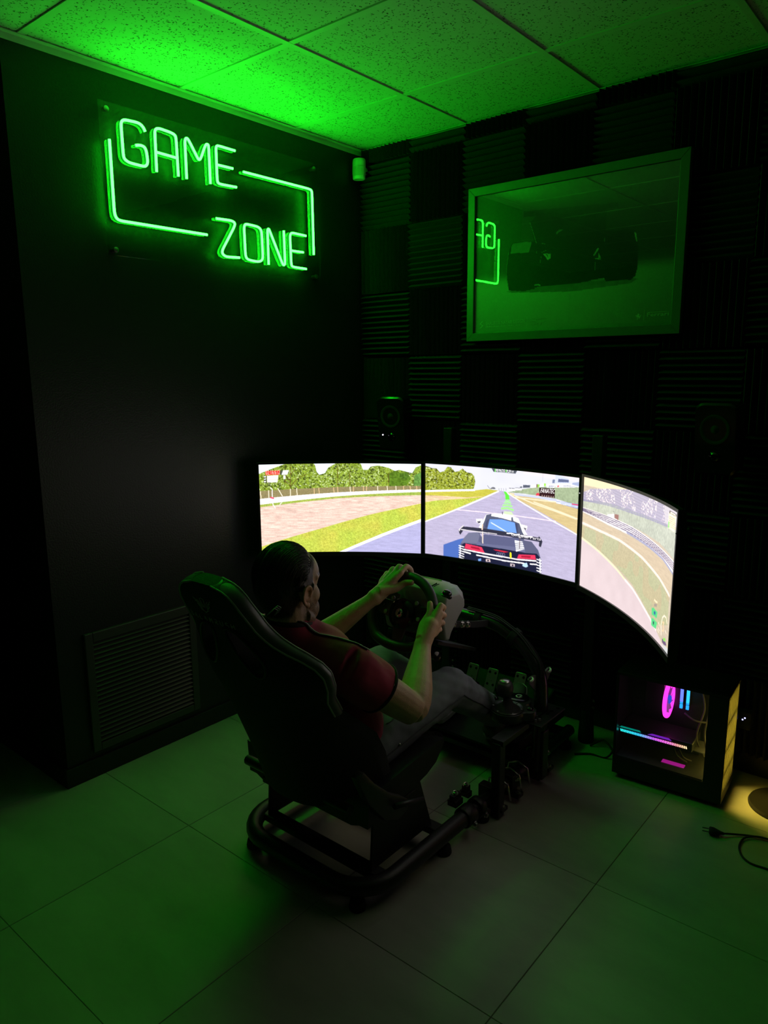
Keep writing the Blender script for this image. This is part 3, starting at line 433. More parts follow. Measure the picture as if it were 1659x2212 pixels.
NEON={'G':[[(-1.225,2.377),(-1.233,2.392),(-1.25,2.401),(-1.307,2.398),(-1.318,2.39),(-1.321,2.379),(-1.32,2.276),(-1.315,2.265),(-1.297,2.258),(-1.237,2.257),(-1.226,2.265),(-1.222,2.278),(-1.225,2.311),(-1.232,2.325),(-1.25,2.327),(-1.268,2.322)]],'A':[[(-1.187,2.249),(-1.185,2.386),(-1.181,2.396),(-1.167,2.402),(-1.115,2.399),(-1.097,2.394),(-1.094,2.38),(-1.093,2.251)],[(-1.182,2.317),(-1.098,2.315)]],'M':[[(-1.056,2.249),(-1.055,2.386),(-1.048,2.396),(-1.039,2.392),(-0.998,2.331),(-0.993,2.329),(-0.985,2.336),(-0.961,2.388),(-0.952,2.395),(-0.945,2.391),(-0.945,2.251)]],'E':[[(-0.815,2.399),(-0.902,2.4),(-0.91,2.393),(-0.911,2.265),(-0.902,2.258),(-0.815,2.261)],[(-0.91,2.328),(-0.83,2.329)]],'bt':[[(-0.776,2.327),(-0.402,2.327),(-0.383,2.323),(-0.381,2.048)]],'bl':[[(-1.37,2.32),(-1.371,2.077),(-1.364,2.06),(-1.349,2.055),(-0.973,2.057)]],'Z':[[(-0.925,2.125),(-0.846,2.128),(-0.83,2.121),(-0.835,2.106),(-0.902,2.007),(-0.902,1.993),(-0.885,1.984),(-0.814,1.988)]],'O':[[(-0.784,2.11),(-0.779,2.123),(-0.767,2.126),(-0.71,2.124),(-0.694,2.116),(-0.689,2.102),(-0.687,2.002),(-0.695,1.988),(-0.718,1.982),(-0.771,1.985),(-0.782,1.997),(-0.784,2.11)]],'N':[[(-0.656,1.977),(-0.656,2.12),(-0.649,2.124),(-0.644,2.117),(-0.574,1.986),(-0.567,1.983),(-0.56,1.99),(-0.562,2.128)]],'E2':[[(-0.428,2.124),(-0.516,2.126),(-0.526,2.114),(-0.523,1.991),(-0.517,1.982),(-0.431,1.981)],[(-0.524,2.05),(-0.447,2.051)]]}
POSTER_ART=[('p',0.1,[(0.86,1.85),(0.884,1.844),(1.157,1.829),(1.393,1.842),(1.423,1.856),(1.392,1.863),(1.198,1.867),(0.931,1.861)],0),('p',0.03,[(0.996,2.141),(1.287,2.131),(1.288,2.04),(1.283,1.971),(1.285,1.868),(1.19,1.86),(1.024,1.858),(0.991,2.01),(0.96,2.115)],0),('p',0.018,[(0.931,2.161),(1.33,2.139),(1.331,2.121),(0.932,2.138)],0),('p',0.02,[(0.977,2.039),(1.127,2.029),(1.284,2.03),(1.289,1.871),(1.156,1.865),(0.987,1.857)],0),('p',0.028,[(0.87,1.854),(0.859,1.903),(0.857,1.944),(0.862,1.996),(0.872,2.027),(0.879,2.04),(0.897,2.044),(0.977,2.04),(0.991,2.022),(1.002,1.97),(1.0,1.891),(0.992,1.852),(0.941,1.846)],0),('p',0.12,[(0.879,2.033),(0.888,2.041),(0.97,2.039),(0.972,2.036),(0.96,1.998),(0.875,2.002)],0),('p',0.022,[(1.282,2.03),(1.292,2.04),(1.382,2.038),(1.397,2.031),(1.41,2.001),(1.418,1.946),(1.417,1.893),(1.411,1.868),(1.396,1.855),(1.297,1.856),(1.287,1.871)],0),('p',0.25,[(1.397,2.029),(1.406,2.019),(1.411,1.99),(1.409,1.988),(1.403,2.005)],0),('p',0.3,[(1.024,1.986),(1.06,1.983),(1.059,1.966),(1.047,1.96)],0),('p',0.02,[(1.037,1.984),(1.05,1.965),(1.047,1.973),(1.044,1.983)],0),('p',0.25,[(1.257,1.983),(1.263,1.981),(1.244,1.955),(1.239,1.958)],0),('p',0.25,[(1.262,1.966),(1.271,1.947),(1.262,1.947)],0),('p',0.25,[(1.247,1.946),(1.271,1.944),(1.271,1.941),(1.248,1.943)],0),('p',0.12,[(1.078,2.06),(1.091,2.07),(1.108,2.07),(1.107,2.067),(1.089,2.06),(1.084,2.052)],0),('p',0.2,[(0.987,1.866),(0.992,1.869),(1.019,1.868),(1.017,1.862)],0),('p',0.14,[(1.236,1.866),(1.285,1.87),(1.287,1.863),(1.238,1.863)],0),('l',0.16,[(0.96,2.117),(0.994,2.029)],0.002),('l',0.16,[(1.012,1.947),(1.016,1.976)],0.002),('l',0.16,[(0.995,1.998),(0.994,1.986)],0.002),('l',0.16,[(1.04,1.912),(1.062,1.912)],0.002),('l',0.16,[(1.249,1.931),(1.251,1.897)],0.002),('l',0.16,[(1.282,1.994),(1.283,2.015)],0.002),('l',0.16,[(1.019,1.992),(1.041,1.999)],0.002),('l',0.16,[(1.018,2.027),(1.031,2.024)],0.002),('l',0.1,[(0.869,1.862),(0.859,1.907),(0.858,1.952),(0.865,2.007)],0.003)]
# ------------------------------------------------------------------ neon sign on the left wall
M_core = emat('lit_green_tube', NEON_CORE, 1.)
M_case = emat('glowing_tube_wall', NEON_CASE, 1.)
M_acryl = glassmat('clear_acrylic', (.93, .95, .94), .04)
sign = thing('neon_sign', 'lit green neon sign reading GAME ZONE on a clear acrylic board on the left wall', 'sign', (.012, -.88, 1.92))
MB().box((.0205, -1.40, 1.935), (.0245, -.33, 2.445)).build('acrylic_board', M_acryl, sign, bevel=.001)
for y, z in ((-1.37, 1.955), (-1.37, 2.42), (-.36, 1.955), (-.36, 2.42)):
    MB().lathe([(.008, -.002), (.008, .020), (.010, .0205), (.010, .0275), (.004, .029)], (0, y, z), (1, 0, 0), 12).build('standoff', M_steel, sign, smooth=True, angle=40)
LETTER = {'bt': 'border_tube', 'bl': 'border_tube'}
for key, strokes in NEON.items():
    nm = LETTER.get(key, 'neon_letter')
    core = MB(); case = MB()
    for s in strokes:
        closed = s[0] == s[-1]
        pts = [(.033, y, z) for y, z in (s[:-1] if closed else s)]
        if len(pts) > 2:
            for _ in range(2):              # soften the bends
                q = [] if closed else [pts[0]]
                for i in range(len(pts) if closed else len(pts)-1):
                    a, b = Vector(pts[i]), Vector(pts[(i+1) % len(pts)]); cut_ = min(.25, .008/max((b-a).length, 1e-6))
                    q += [tuple(a.lerp(b, cut_)), tuple(a.lerp(b, 1-cut_))]
                pts = q if closed else q+[pts[-1]]
        core.tube(pts, .0047, 8, closed=closed)
        case.tube([(.0288, p_[1], p_[2]) for p_ in pts], .0046, 8, closed=closed)
    c = core.build(nm, M_core, sign, smooth=True)
    lab = {'bt': 'green border tube along top and side', 'bl': 'green border tube along side and bottom'}.get(key, 'glowing letter ' + key[0])
    c['label'] = lab
    case.build('tube_casing', M_case, c, smooth=True)

# ------------------------------------------------------------------ motion sensor in the corner
sen = thing('motion_sensor', 'small white motion sensor high in the corner of the room', 'sensor', (.045, -.055, 2.42))
Mr = Matrix.Translation((.045, -.075, 2.468)) @ Matrix.Rotation(R(28), 4, 'Z') @ Matrix.Rotation(R(-4), 4, 'X')
def rounded(w, h, r, n=5):
    o = []
    for cx_, cy_, a0 in ((w/2-r, h/2-r, 0), (-w/2+r, h/2-r, 90), (-w/2+r, -h/2+r, 180), (w/2-r, -h/2+r, 270)):
        for k in range(n+1):
            a = R(a0+90*k/n); o.append((cx_+r*math.cos(a), cy_+r*math.sin(a)))
    return o
body = MB()
n = 20
secs = []
for z, s in ((-.047, .82), (-.043, .95), (-.02, 1), (.03, 1), (.043, .96), (.047, .85)):
    secs.append([Mr @ Vector((math.sin(2*math.pi*k/n)*.032*s, -math.cos(2*math.pi*k/n)*(.026 if math.cos(2*math.pi*k/n) > 0 else .018)*s, z)) for k in range(n)])
vs = [v for g in secs for v in g]; fs = [tuple(range(n)), tuple(range(len(vs)-n, len(vs)))]
for i in range(len(secs)-1):
    for k in range(n): fs.append((i*n+k, i*n+(k+1) % n, (i+1)*n+(k+1) % n, (i+1)*n+k))
body.add(vs, fs).build('housing', M_white, sen, smooth=True, angle=40)
lens = MB()
vs = []; fs = []
for i in range(9):
    for j in range(5):
        a = R(-50+100*i/8); z = -.034+.042*j/4
        vs.append(Mr @ Vector((math.sin(a)*.0345, -math.cos(a)*.0285, z)))
for i in range(8):
    for j in range(4): fs.append((i*5+j, (i+1)*5+j, (i+1)*5+j+1, i*5+j+1))
lens.add(vs, fs).build('fresnel_lens', mat('sensor_lens', (.6, .6, .58), .25), sen, smooth=True)
MB().box((.03, -.055, 2.45), (.06, -.03, 2.48)).build('wall_bracket', M_white, sen)

# ------------------------------------------------------------------ air vent low on the left wall
M_vent = mat('black_vent_enamel', (.06, .058, .054), .38)
vent = thing('vent_grille', 'black slatted air vent low on the left wall beside the gaming chair', 'vent', (0, -1.36, .09))
ya, yb, za, zb = -1.605, -1.115, .10, .572
fr = MB().box((0, ya, za), (.014, ya+.032, zb)).box((0, yb-.032, za), (.014, yb, zb)).box((0, ya+.032, za), (.014, yb-.032, za+.03)).box((0, ya+.032, zb-.038), (.014, yb-.032, zb))
fr.build('frame', M_vent, vent, bevel=.003)
MB().box((-.002, ya+.02, za+.02), (.001, yb-.02, zb-.02)).build('back_plate', M_blackplastic, vent)
ns_ = 22
for k in range(ns_):
    z = za+.040+(zb-za-.088)*k/(ns_-1)
    MB().prism([(.001, .006), (.0125, -.004), (.0135, -.0025), (.002, .008)], yb-ya-.064, (0, ya+.032, z), (1, 0, 0), (0, 0, 1), (0, 1, 0)).build('slat', M_vent, vent)

# ------------------------------------------------------------------ framed poster on the foam wall
poster = thing('framed_poster', 'framed poster of a dark racing car seen from behind on the foam wall', 'poster', (1.12, -.06, 1.657))
M_frame = mat('grey_aluminium_frame', (.13, .13, .127), .42, metal=.2)
px0, px1, pz0, pz1, pf = .668, 1.590, 1.650, 2.284, .034
yb_, yf_ = -.052, -.078
def mitre(a, b, c, d, name):
    m = MB(); m.add([(a[0], yf_, a[1]), (b[0], yf_, b[1]), (c[0], yf_, c[1]), (d[0], yf_, d[1]), (a[0], yb_, a[1]), (b[0], yb_, b[1]), (c[0], yb_, c[1]), (d[0], yb_, d[1])],
        [(0,1,2,3),(7,6,5,4),(0,4,5,1),(1,5,6,2),(2,6,7,3),(3,7,4,0)])
    m.build(name, M_frame, poster, bevel=.0015)
ix0, ix1, iz0, iz1 = px0+pf, px1-pf, pz0+pf, pz1-pf
mitre((px0, pz0), (px1, pz0), (ix1, iz0), (ix0, iz0), 'frame_rail'); mitre((px0, pz1), (ix0, iz1), (ix1, iz1), (px1, pz1), 'frame_rail')
mitre((px0, pz0), (ix0, iz0), (ix0, iz1), (px0, pz1), 'frame_rail'); mitre((px1, pz0), (px1, pz1), (ix1, iz1), (ix1, iz0), 'frame_rail')

def pip(px, py, poly):
    ins = np.zeros(px.shape, bool); n = len(poly); j = n-1
    for i in range(n):
        xi, yi = poly[i]; xj, yj = poly[j]
        if yi != yj:
            ins ^= ((yi > py) != (yj > py)) & (px < (xj-xi)*(py-yi)/(yj-yi)+xi)
        j = i
    return ins
def segd(px, py, a, b, asp=1.):
    ax, ay, bx, by = a[0]*asp, a[1], b[0]*asp, b[1]; dx, dy = bx-ax, by-ay
    t = np.clip(((px*asp-ax)*dx+(py-ay)*dy)/max(dx*dx+dy*dy, 1e-12), 0, 1)
    return np.hypot(px*asp-ax-t*dx, py-ay-t*dy)
def vnoise(h, w, cy_, cx_, seed):
    r = np.random.RandomState(seed); g = r.rand(cy_+2, cx_+2)
    y = np.linspace(0, cy_, h); x = np.linspace(0, cx_, w); yi = y.astype(int); xi = x.astype(int)
    fy = (y-yi)[:, None]; fx = (x-xi)[None]; fy = fy*fy*(3-2*fy); fx = fx*fx*(3-2*fx)
    a = g[np.ix_(yi, xi)]; b = g[np.ix_(yi, xi+1)]; c = g[np.ix_(yi+1, xi)]; d = g[np.ix_(yi+1, xi+1)]
    return (a*(1-fx)+b*fx)*(1-fy)+(c*(1-fx)+d*fx)*fy
def grid_mesh(name, nx, ny, pos, cols):
    """a printed or lit sheet: a fine grid whose points carry the picture's colours"""
    vs = np.empty((ny, nx, 3))
    for j in range(ny):
        for i in range(nx): vs[j, i] = pos(i/(nx-1), j/(ny-1))
    idx = np.arange(nx*ny).reshape(ny, nx)
    f = np.stack([idx[:-1, :-1], idx[1:, :-1], idx[1:, 1:], idx[:-1, 1:]], -1).reshape(-1, 4)
    me = bpy.data.meshes.new(name)
    me.vertices.add(nx*ny); me.vertices.foreach_set('co', vs.reshape(-1))
    me.loops.add(f.size); me.loops.foreach_set('vertex_index', f.reshape(-1).astype(np.int32))
    me.polygons.add(len(f)); me.polygons.foreach_set('loop_start', np.arange(0, f.size, 4, dtype=np.int32))
    me.update(calc_edges=True)
    ca = me.color_attributes.new('picture', 'FLOAT_COLOR', 'POINT')
    rgba = np.ones((nx*ny, 4), np.float32); rgba[:, :3] = cols.reshape(-1, 3)
    ca.data.foreach_set('color', rgba.reshape(-1))
    return me
# print: a studio floor fading into a dark backdrop, the car a black silhouette with faint highlights
nx, ny = 330, 216
U, V = np.meshgrid(np.linspace(0, 1, nx), np.linspace(0, 1, ny))
PX = ix0+(ix1-ix0)*U; PZ = iz1-(iz1-iz0)*V
hor = 1.905+.012*(PX-1.1)
k = 1/(1+np.exp(-(hor-PZ)/.010))
img = (.045+.06*np.exp(-((PX-.72)/.25)**2))*(1-k)+k*(.52*np.exp(-((PX-1.0)/.62)**2)*np.clip(1.15-(hor-PZ)*2.2, .35, 1.1)+.10)  # lighter left of the backdrop: reflected wall glow painted into the print
for kind, lum, pts, w in POSTER_ART:
    lum = lum*2.4 if lum > .05 else lum*.5
    if kind == 'p':
        msk = pip(PX, PZ, pts)
        img = np.where(msk, lum*(.85+.3*vnoise(ny, nx, 40, 60, 3)) if lum > .05 else lum, img)
    else:
        for a, b in zip(pts[:-1], pts[1:]):
            img = np.where(segd(PX, PZ, a, b) < w*.5, lum, img)
img = img*(.92+.16*vnoise(ny, nx, 216, 330, 5))
pc = np.repeat(img[..., None], 3, 2)*np.array([1., .99, .97])
me = grid_mesh('print', nx, ny, lambda u, v: (ix0+(ix1-ix0)*u, -.0665, iz1-(iz1-iz0)*v), pc)
me.materials.append(mat('poster_print', (.1, .1, .1), .5, vcol='picture'))
link('print', me, poster)
MB().box((ix0-.004, -.0700, iz0-.004), (ix1+.004, -.0690, iz1+.004)).build('glass', M_glass, poster)
MB().box((px0+.005, -.064, pz0+.005), (px1-.005, -.053, pz1-.005)).build('backing_board', M_blackplastic, poster)
M_ink = mat('light_print_ink', (.80, .80, .78), .5)
yi_ = -.0676
text_on('SHAURYA NAYAR DESIGN', (.760, yi_, 1.7165), (1, 0, .015), (0, 0, 1), .190, .0145, M_ink, 'lettering', poster)['label'] = 'printed line SHAURYA NAYAR DESIGN'
sg = MB()
for k_ in range(46):    # the illegible small line beneath it
    x = .760+.0040*k_; h = .003+.0015*((k_*7) % 3)
    if k_ % 9 != 8: sg.box((x, yi_, 1.7075+.00006*k_), (x+.0026, yi_+.0003, 1.7075+h*.8))
sg.build('small_print', M_ink, poster)
zz = MB()
for a, b in zip([(.744,1.734),(.731,1.723),(.7455,1.716)], [(.731,1.723),(.7455,1.716),(.732,1.705)]):
    zz.prism([(a[0]-.0025, a[1]), (a[0]+.0025, a[1]), (b[0]+.0025, b[1]), (b[0]-.0025, b[1])], .0003, (0, yi_, 0), (1,0,0), (0,0,1), (0,1,0))
zz.build('emblem', M_ink, poster)
MB().box((.9605, yi_, 1.703), (.9615, yi_+.0003, 1.743)).build('divider', M_ink, poster)
MB().box((1.4522, yi_, 1.703), (1.4532, yi_+.0003, 1.743)).build('divider', M_ink, poster)
sig = MB()
def scrib(pts):
    sig.tube([(.976+.076*p.x, yi_, 1.708+.030*p.y) for p in smooth_path([(q[0], q[1], 0) for q in pts], 5)], .0006, 4)
scrib([(.30,.98),(.12,.95),(.02,.80),(.25,.72),(.34,.60),(.12,.52),(.0,.58)]); scrib([(.3,.62),(.36,.82),(.42,.64),(.47,.8),(.53,.64),(.58,.82),(.64,.66),(.72,.85),(.78,.68),(.86,.8),(1.,.86)])
scrib([(.05,.42),(.3,.46),(.22,.1),(.10,.08)]); scrib([(.22,.42),(.42,.35),(.46,.15),(.3,.05),(.12,.03)]); scrib([(.45,.12),(.52,.34),(.58,.14),(.64,.36),(.66,-.05),(.58,-.1),(.72,.3),(.78,.16),(.85,.3),(.9,.4)]); scrib([(.6,.3),(.86,.36)])
sig.build('signature', M_ink, poster, smooth=True)
# prancing horse, wordmark with its long bar
H = [(.52,.98),(.60,.90),(.62,.80),(.74,.74),(.72,.64),(.62,.66),(.58,.58),(.66,.50),(.86,.46),(.97,.56),(1.,.74),(.92,.62),(.82,.60),(.90,.40),(.84,.26),(.70,.14),(.74,.02),(.66,-.02),(.58,.12),(.66,.26),(.56,.36),(.50,.20),(.40,.10),(.44,-.10),(.34,-.12),(.30,.12),(.40,.28),(.34,.40),(.20,.34),(.08,.42),(.10,.52),(.22,.44),(.30,.50),(.14,.60),(.0,.58),(.04,.66),(.18,.70),(.32,.64),(.36,.78),(.44,.88),(.36,.96)]
me = bpy.data.meshes.new('horse'); me.from_pydata([(1.420+.022*a, yi_, 1.709+.021*b) for a, b in H], [], [tuple(range(len(H)))]); me.update(); me.materials.append(M_ink)
link('prancing_horse_emblem', me, poster)
text_on('Ferrari', (1.464, yi_, 1.716), (1, 0, .01), (0, 0, 1), .080, .0135, M_ink, 'lettering', poster)['label'] = 'printed word Ferrari'
MB().box((1.466, yi_, 1.7305), (1.538, yi_+.0003, 1.7318)).build('wordmark_bar', M_ink, poster)

# ------------------------------------------------------------------ the three curved monitors
def paint(art, nx, ny, k):
    S = 2; w, h = nx*S, ny*S
    u = (np.arange(w)+.5)/w; v = (np.arange(h)+.5)/h
    U, V = np.meshgrid(u, v); asp = 1.78
    img = np.zeros((h, w, 3)); img[:] = .5
    nf = vnoise(h, w, h//2, w//2, 21+k); nm = vnoise(h, w, h//6, w//6, 22+k); nl = vnoise(h, w, 10, 18, 23+k); nst = vnoise(h, w, h//3, w//26, 24+k); n4 = vnoise(h, w, h//4, w//4, 25+k)
    def tex(t, c):
        c = np.array(lin(c))[None, None]*np.ones((h, w, 1))
        if t == 'leaf':
            c = c*(.34+.75*nm+.75*nf*n4)[..., None]; c[..., 2] += .16*np.clip(nf-.62, 0, 1); c += (np.clip(n4*nf-.58, 0, 1)*1.6)[..., None]
            c = np.where((n4*nm < .10)[..., None], c*.40, c); c = np.where(((n4 > .72) & (nf > .5) & (nl > .35))[..., None], c*.5+np.array([.40, .44, .26]), c)
        elif t == 'leaf2': c = c*(.4+.9*nm+.4*nf)[..., None]
        elif t == 'grass': c = c*(.55+.62*nf+.28*nm)[..., None]*(np.array([1.0, 1.0, 1.0])+(nl-.5)[..., None]*np.array([.22, -.06, .1])); c[..., 2] += .10*np.clip(nf-.6, 0, 1)
        elif t == 'grassd': c = c*(.75+.3*nf+.25*nst)[..., None]
        elif t == 'grass2': c = c*(.84+.16*nf+.2*n4)[..., None]*np.where((nl > .5)[..., None], np.array([1.03, .98, .92]), np.array([.95, 1.03, .95]))
        elif t == 'gravel': c = c*(.60+.50*nst+.30*nf)[..., None]
        elif t in ('asph',): c = c*(.84+.14*nf+.18*nst)[..., None]
        elif t == 'asphr': c = c*(.93+.06*nf+.08*nl)[..., None]
        elif t in ('olive', 'olive2'): c = c*(.86+.14*nf+.16*nst)[..., None]
        elif t in ('hill', 'hill2'): c = c*(.78+.3*nm+.14*nl)[..., None]
        elif t == 'fence': c = c*(.65+.5*nf+.25*np.sin(V*h*1.1))[..., None]
        elif t in ('stand', 'stand2'):
            amt = 1 if t == 'stand' else .4
            c = c*(1-.16*amt*(np.sin((V-.28*U+.2*U*U)*2*np.pi*46) > .2))[..., None]
            if t == 'stand': c = np.where(((n4 > .66) & (nl > .42) & (nf > .35))[..., None], np.array(lin((250, 232, 222))), c)
        elif t == 'sky': c = c*(.96+.07*nl)[..., None]
        return c
    for kind, t, col, pts, wd in art:
        us = [p[0] for p in pts]; vs_ = [p[1] for p in pts]; e = wd+.01
        i0 = max(0, int((min(us)-e)*w)); i1 = min(w, int((max(us)+e)*w)+2); j0 = max(0, int((min(vs_)-e)*h)); j1 = min(h, int((max(vs_)+e)*h)+2)
        if i1 <= i0 or j1 <= j0: continue
        su, sv = U[j0:j1, i0:i1], V[j0:j1, i0:i1]
        if kind == 'p': msk = pip(su, sv, pts)
        elif kind == 'o':
            d = np.hypot((su-pts[0][0])*asp, sv-pts[0][1])
            i0 = max(0, int((us[0]-.05)*w)); i1 = min(w, int((us[0]+.05)*w)); j0 = max(0, int((vs_[0]-.06)*h)); j1 = min(h, int((vs_[0]+.06)*h))
            su, sv = U[j0:j1, i0:i1], V[j0:j1, i0:i1]
            d = np.hypot((su-pts[0][0])*asp, sv-pts[0][1]); msk = np.abs(d-wd*1.3) < .0022
        else:
            msk = np.zeros(su.shape, bool)
            for a, b in zip(pts[:-1], pts[1:]): msk |= segd(su, sv, a, b, asp) < wd*.5
        if not msk.any(): continue
        c = tex(t, col)[j0:j1, i0:i1] if t else np.array(lin(col))
        img[j0:j1, i0:i1] = np.where(msk[..., None], c, img[j0:j1, i0:i1])
    img = img.reshape(ny, S, nx, S, 3).mean((1, 3))
    return np.clip(img, 0, 1.1)
def screen_mat():
    m = bpy.data.materials.new('lit_game_picture'); m.use_nodes = True; nt = m.node_tree
    b = nt.nodes['Principled BSDF']; b.inputs['Base Color'].default_value = (.004, .004, .004, 1); b.inputs['Roughness'].default_value = .35
    a = nt.nodes.new('ShaderNodeVertexColor'); a.layer_name = 'picture'
    nt.links.new(a.outputs[0], b.inputs['Emission Color']); b.inputs['Emission Strength'].default_value = SCREEN_GAIN
    return m
M_screen = screen_mat()
M_bezel = mat('monitor_bezel', (.012, .012, .012), .4)
M_shell = mat('monitor_back_shell', (.02, .02, .02), .55)
TEXTM = {}
class Arc:
    """cylindrical sheet bent to radius r, its left and right edges at a and b, facing the seat"""
    def __init__(s, a, b, z, h=.395, r=1.7):
        s.a, s.b, s.z, s.h, s.r = Vector(a), Vector(b), z, h, r
        s.d = (s.b-s.a); s.w = s.d.length; s.d.normalize(); s.n = Vector((s.d.y, -s.d.x)); s.c = (s.a+s.b)/2
    def p(s, u, v, off=0.):
        q = (u-.5)*s.w; hw = s.w/2; sag = math.sqrt(s.r**2-q*q)-math.sqrt(s.r**2-hw*hw)
        xy = s.c+s.d*q-s.n*(sag-off)
        return (xy.x, xy.y, s.z+s.h*(.5-v))
MON = [(Arc((.084, -.799), (.634, -.365), .933), 'curved monitor showing trees, gravel trap and grass, at the end near the left wall'),
       (Arc((.659, -.366), (1.37, -.384), .938), 'curved monitor showing the rear of a dark race car on track, middle of three'),
       (Arc((1.424, -.465), (1.904, -.944), .956), 'curved monitor seen at a steep angle showing a grandstand and barrier, above the computer')]
for k, (A, lab) in enumerate(MON):
    t = thing('curved_monitor', lab, 'monitor', (A.c.x, A.c.y, A.z-A.h/2-.02), 'curved monitors round the cockpit')
    nx, ny = (380, 214)
    pic = paint(SCREEN_ART[k], nx, ny, k)
    me = grid_mesh('screen', nx, ny, lambda u, v: A.p(u, v), pic); me.materials.append(M_screen); me.shade_smooth()
    scr = link('screen', me, t)
    # bezel: four bent bars; chin is deeper
    bz = MB(); N = 24; bw = .009
    def bar(u0, u1, v0, v1, f0=.004, f1=-.012):
        vs = []; fs = []
        n = N if u1-u0 > .5 else 1
        for i in range(n+1):
            u = u0+(u1-u0)*i/n
            vs += [A.p(u, v0, f0), A.p(u, v1, f0), A.p(u, v1, f1), A.p(u, v0, f1)]
        for i in range(n):
            o = 4*i
            fs += [(o, o+1, o+5, o+4), (o+1, o+2, o+6, o+5), (o+2, o+3, o+7, o+6), (o+3, o, o+4, o+7)]
        fs += [(0, 3, 2, 1), (4*n, 4*n+1, 4*n+2, 4*n+3)]
        bz.add(vs, fs)
    eu = bw/A.w; ev = bw/A.h
    bar(-eu, 1+eu, -ev, 0); bar(-eu, 1+eu, 1, 1+ev*2.0, .006); bar(-eu, 0, 0, 1); bar(1, 1+eu, 0, 1)
    bz.build('bezel', M_bezel, t)
    sh_ = MB(); vs = []; fs = []
    prof = [(-ev, -.012), (-ev*.2, -.030), (.25, -.055), (.75, -.055), (1+ev*.8, -.035), (1+ev*2, -.012)]
    for i in range(N+1):
        u = -eu+(1+2*eu)*i/N; edge = 1-abs(2*i/N-1)**6*.6
        vs += [A.p(u, v, -.012+(f+.012)*edge) for v, f in prof]
    m_ = len(prof)
    for i in range(N):
        for j in range(m_-1): fs.append((i*m_+j, i*m_+j+1, (i+1)*m_+j+1, (i+1)*m_+j))
        fs.append((i*m_+m_-1, i*m_, (i+1)*m_, (i+1)*m_+m_-1))
    fs += [tuple(range(m_)), tuple(N*m_+j for j in range(m_-1, -1, -1))]
    sh_.add(vs, fs).build('back_shell', M_shell, t, smooth=True, angle=35)
    MB().lathe([(.0022, 0), (.0022, .001)], A.p(1+eu*.5, .14, .004), (A.n.x, A.n.y, 0), 8).build('power_light', emat('white_led', (1, 1, 1), .7) if k == 1 else M_bezel, t)
    # lettering on the picture, bent with the screen
    for kk, s, p0, p1, hh, colr in SCREEN_TEXT:
        if kk != k: continue
        tm = text_mesh(s, 1.); xs = [v.co.x for v in tm.vertices]; ys = [v.co.y for v in tm.vertices]
        xa, xb, yy0, yy1 = min(xs), max(xs), min(ys), max(ys)
        for v in tm.vertices:
            f = (v.co.x-xa)/(xb-xa); g = (v.co.y-yy0)/(yy1-yy0)
            v.co = A.p(p0[0]+(p1[0]-p0[0])*f+.006*g*(s == 'FANATEC'), p0[1]+(p1[1]-p0[1])*f-hh*g, .0008)
        key = colr
        if key not in TEXTM: TEXTM[key] = emat('lit_lettering', lin(colr), SCREEN_GAIN)
        tm.materials.clear(); tm.materials.append(TEXTM[key])
        link('lettering', tm, scr)
# stand behind them: two uprights, a cross beam and arms
st = thing('monitor_stand', 'black floor stand with two uprights holding the three curved monitors', 'stand', (1.0, -.17, 0))
for x in (.645, 1.345):
    MB().box((x-.022, -.185, .03), (x+.022, -.141, 1.275)).build('upright', M_blackmetal, st, bevel=.003)
    MB().lathe([(.030, 0), (.032, .004), (.032, .03), (.028, .10), (.026, .14)], (x, -.163, 0), (0, 0, 1), 20).build('foot', M_rubber, st, smooth=True, angle=40)
    for dz in (.155, .185):
        MB().lathe([(.007, 0), (.007, .006), (.004, .010)], (x+.022, -.163, dz), (1, 0, 0), 6).build('bolt', M_steel, st)
MB().box((.30, -.222, .90), (1.72, -.186, .965)).build('cross_beam', M_blackmetal, st, bevel=.003)
for (A, _) in MON:
    q = Vector(A.p(.5, .5, -.054))
    x = min(max(q.x, .32), 1.70)
    MB().tube([(x, -.205, .93), (x*.5+q.x*.5, -.205*.5+q.y*.5, .935), tuple(q)], .016, 10).build('monitor_arm', M_blackmetal, st, smooth=True, angle=40)

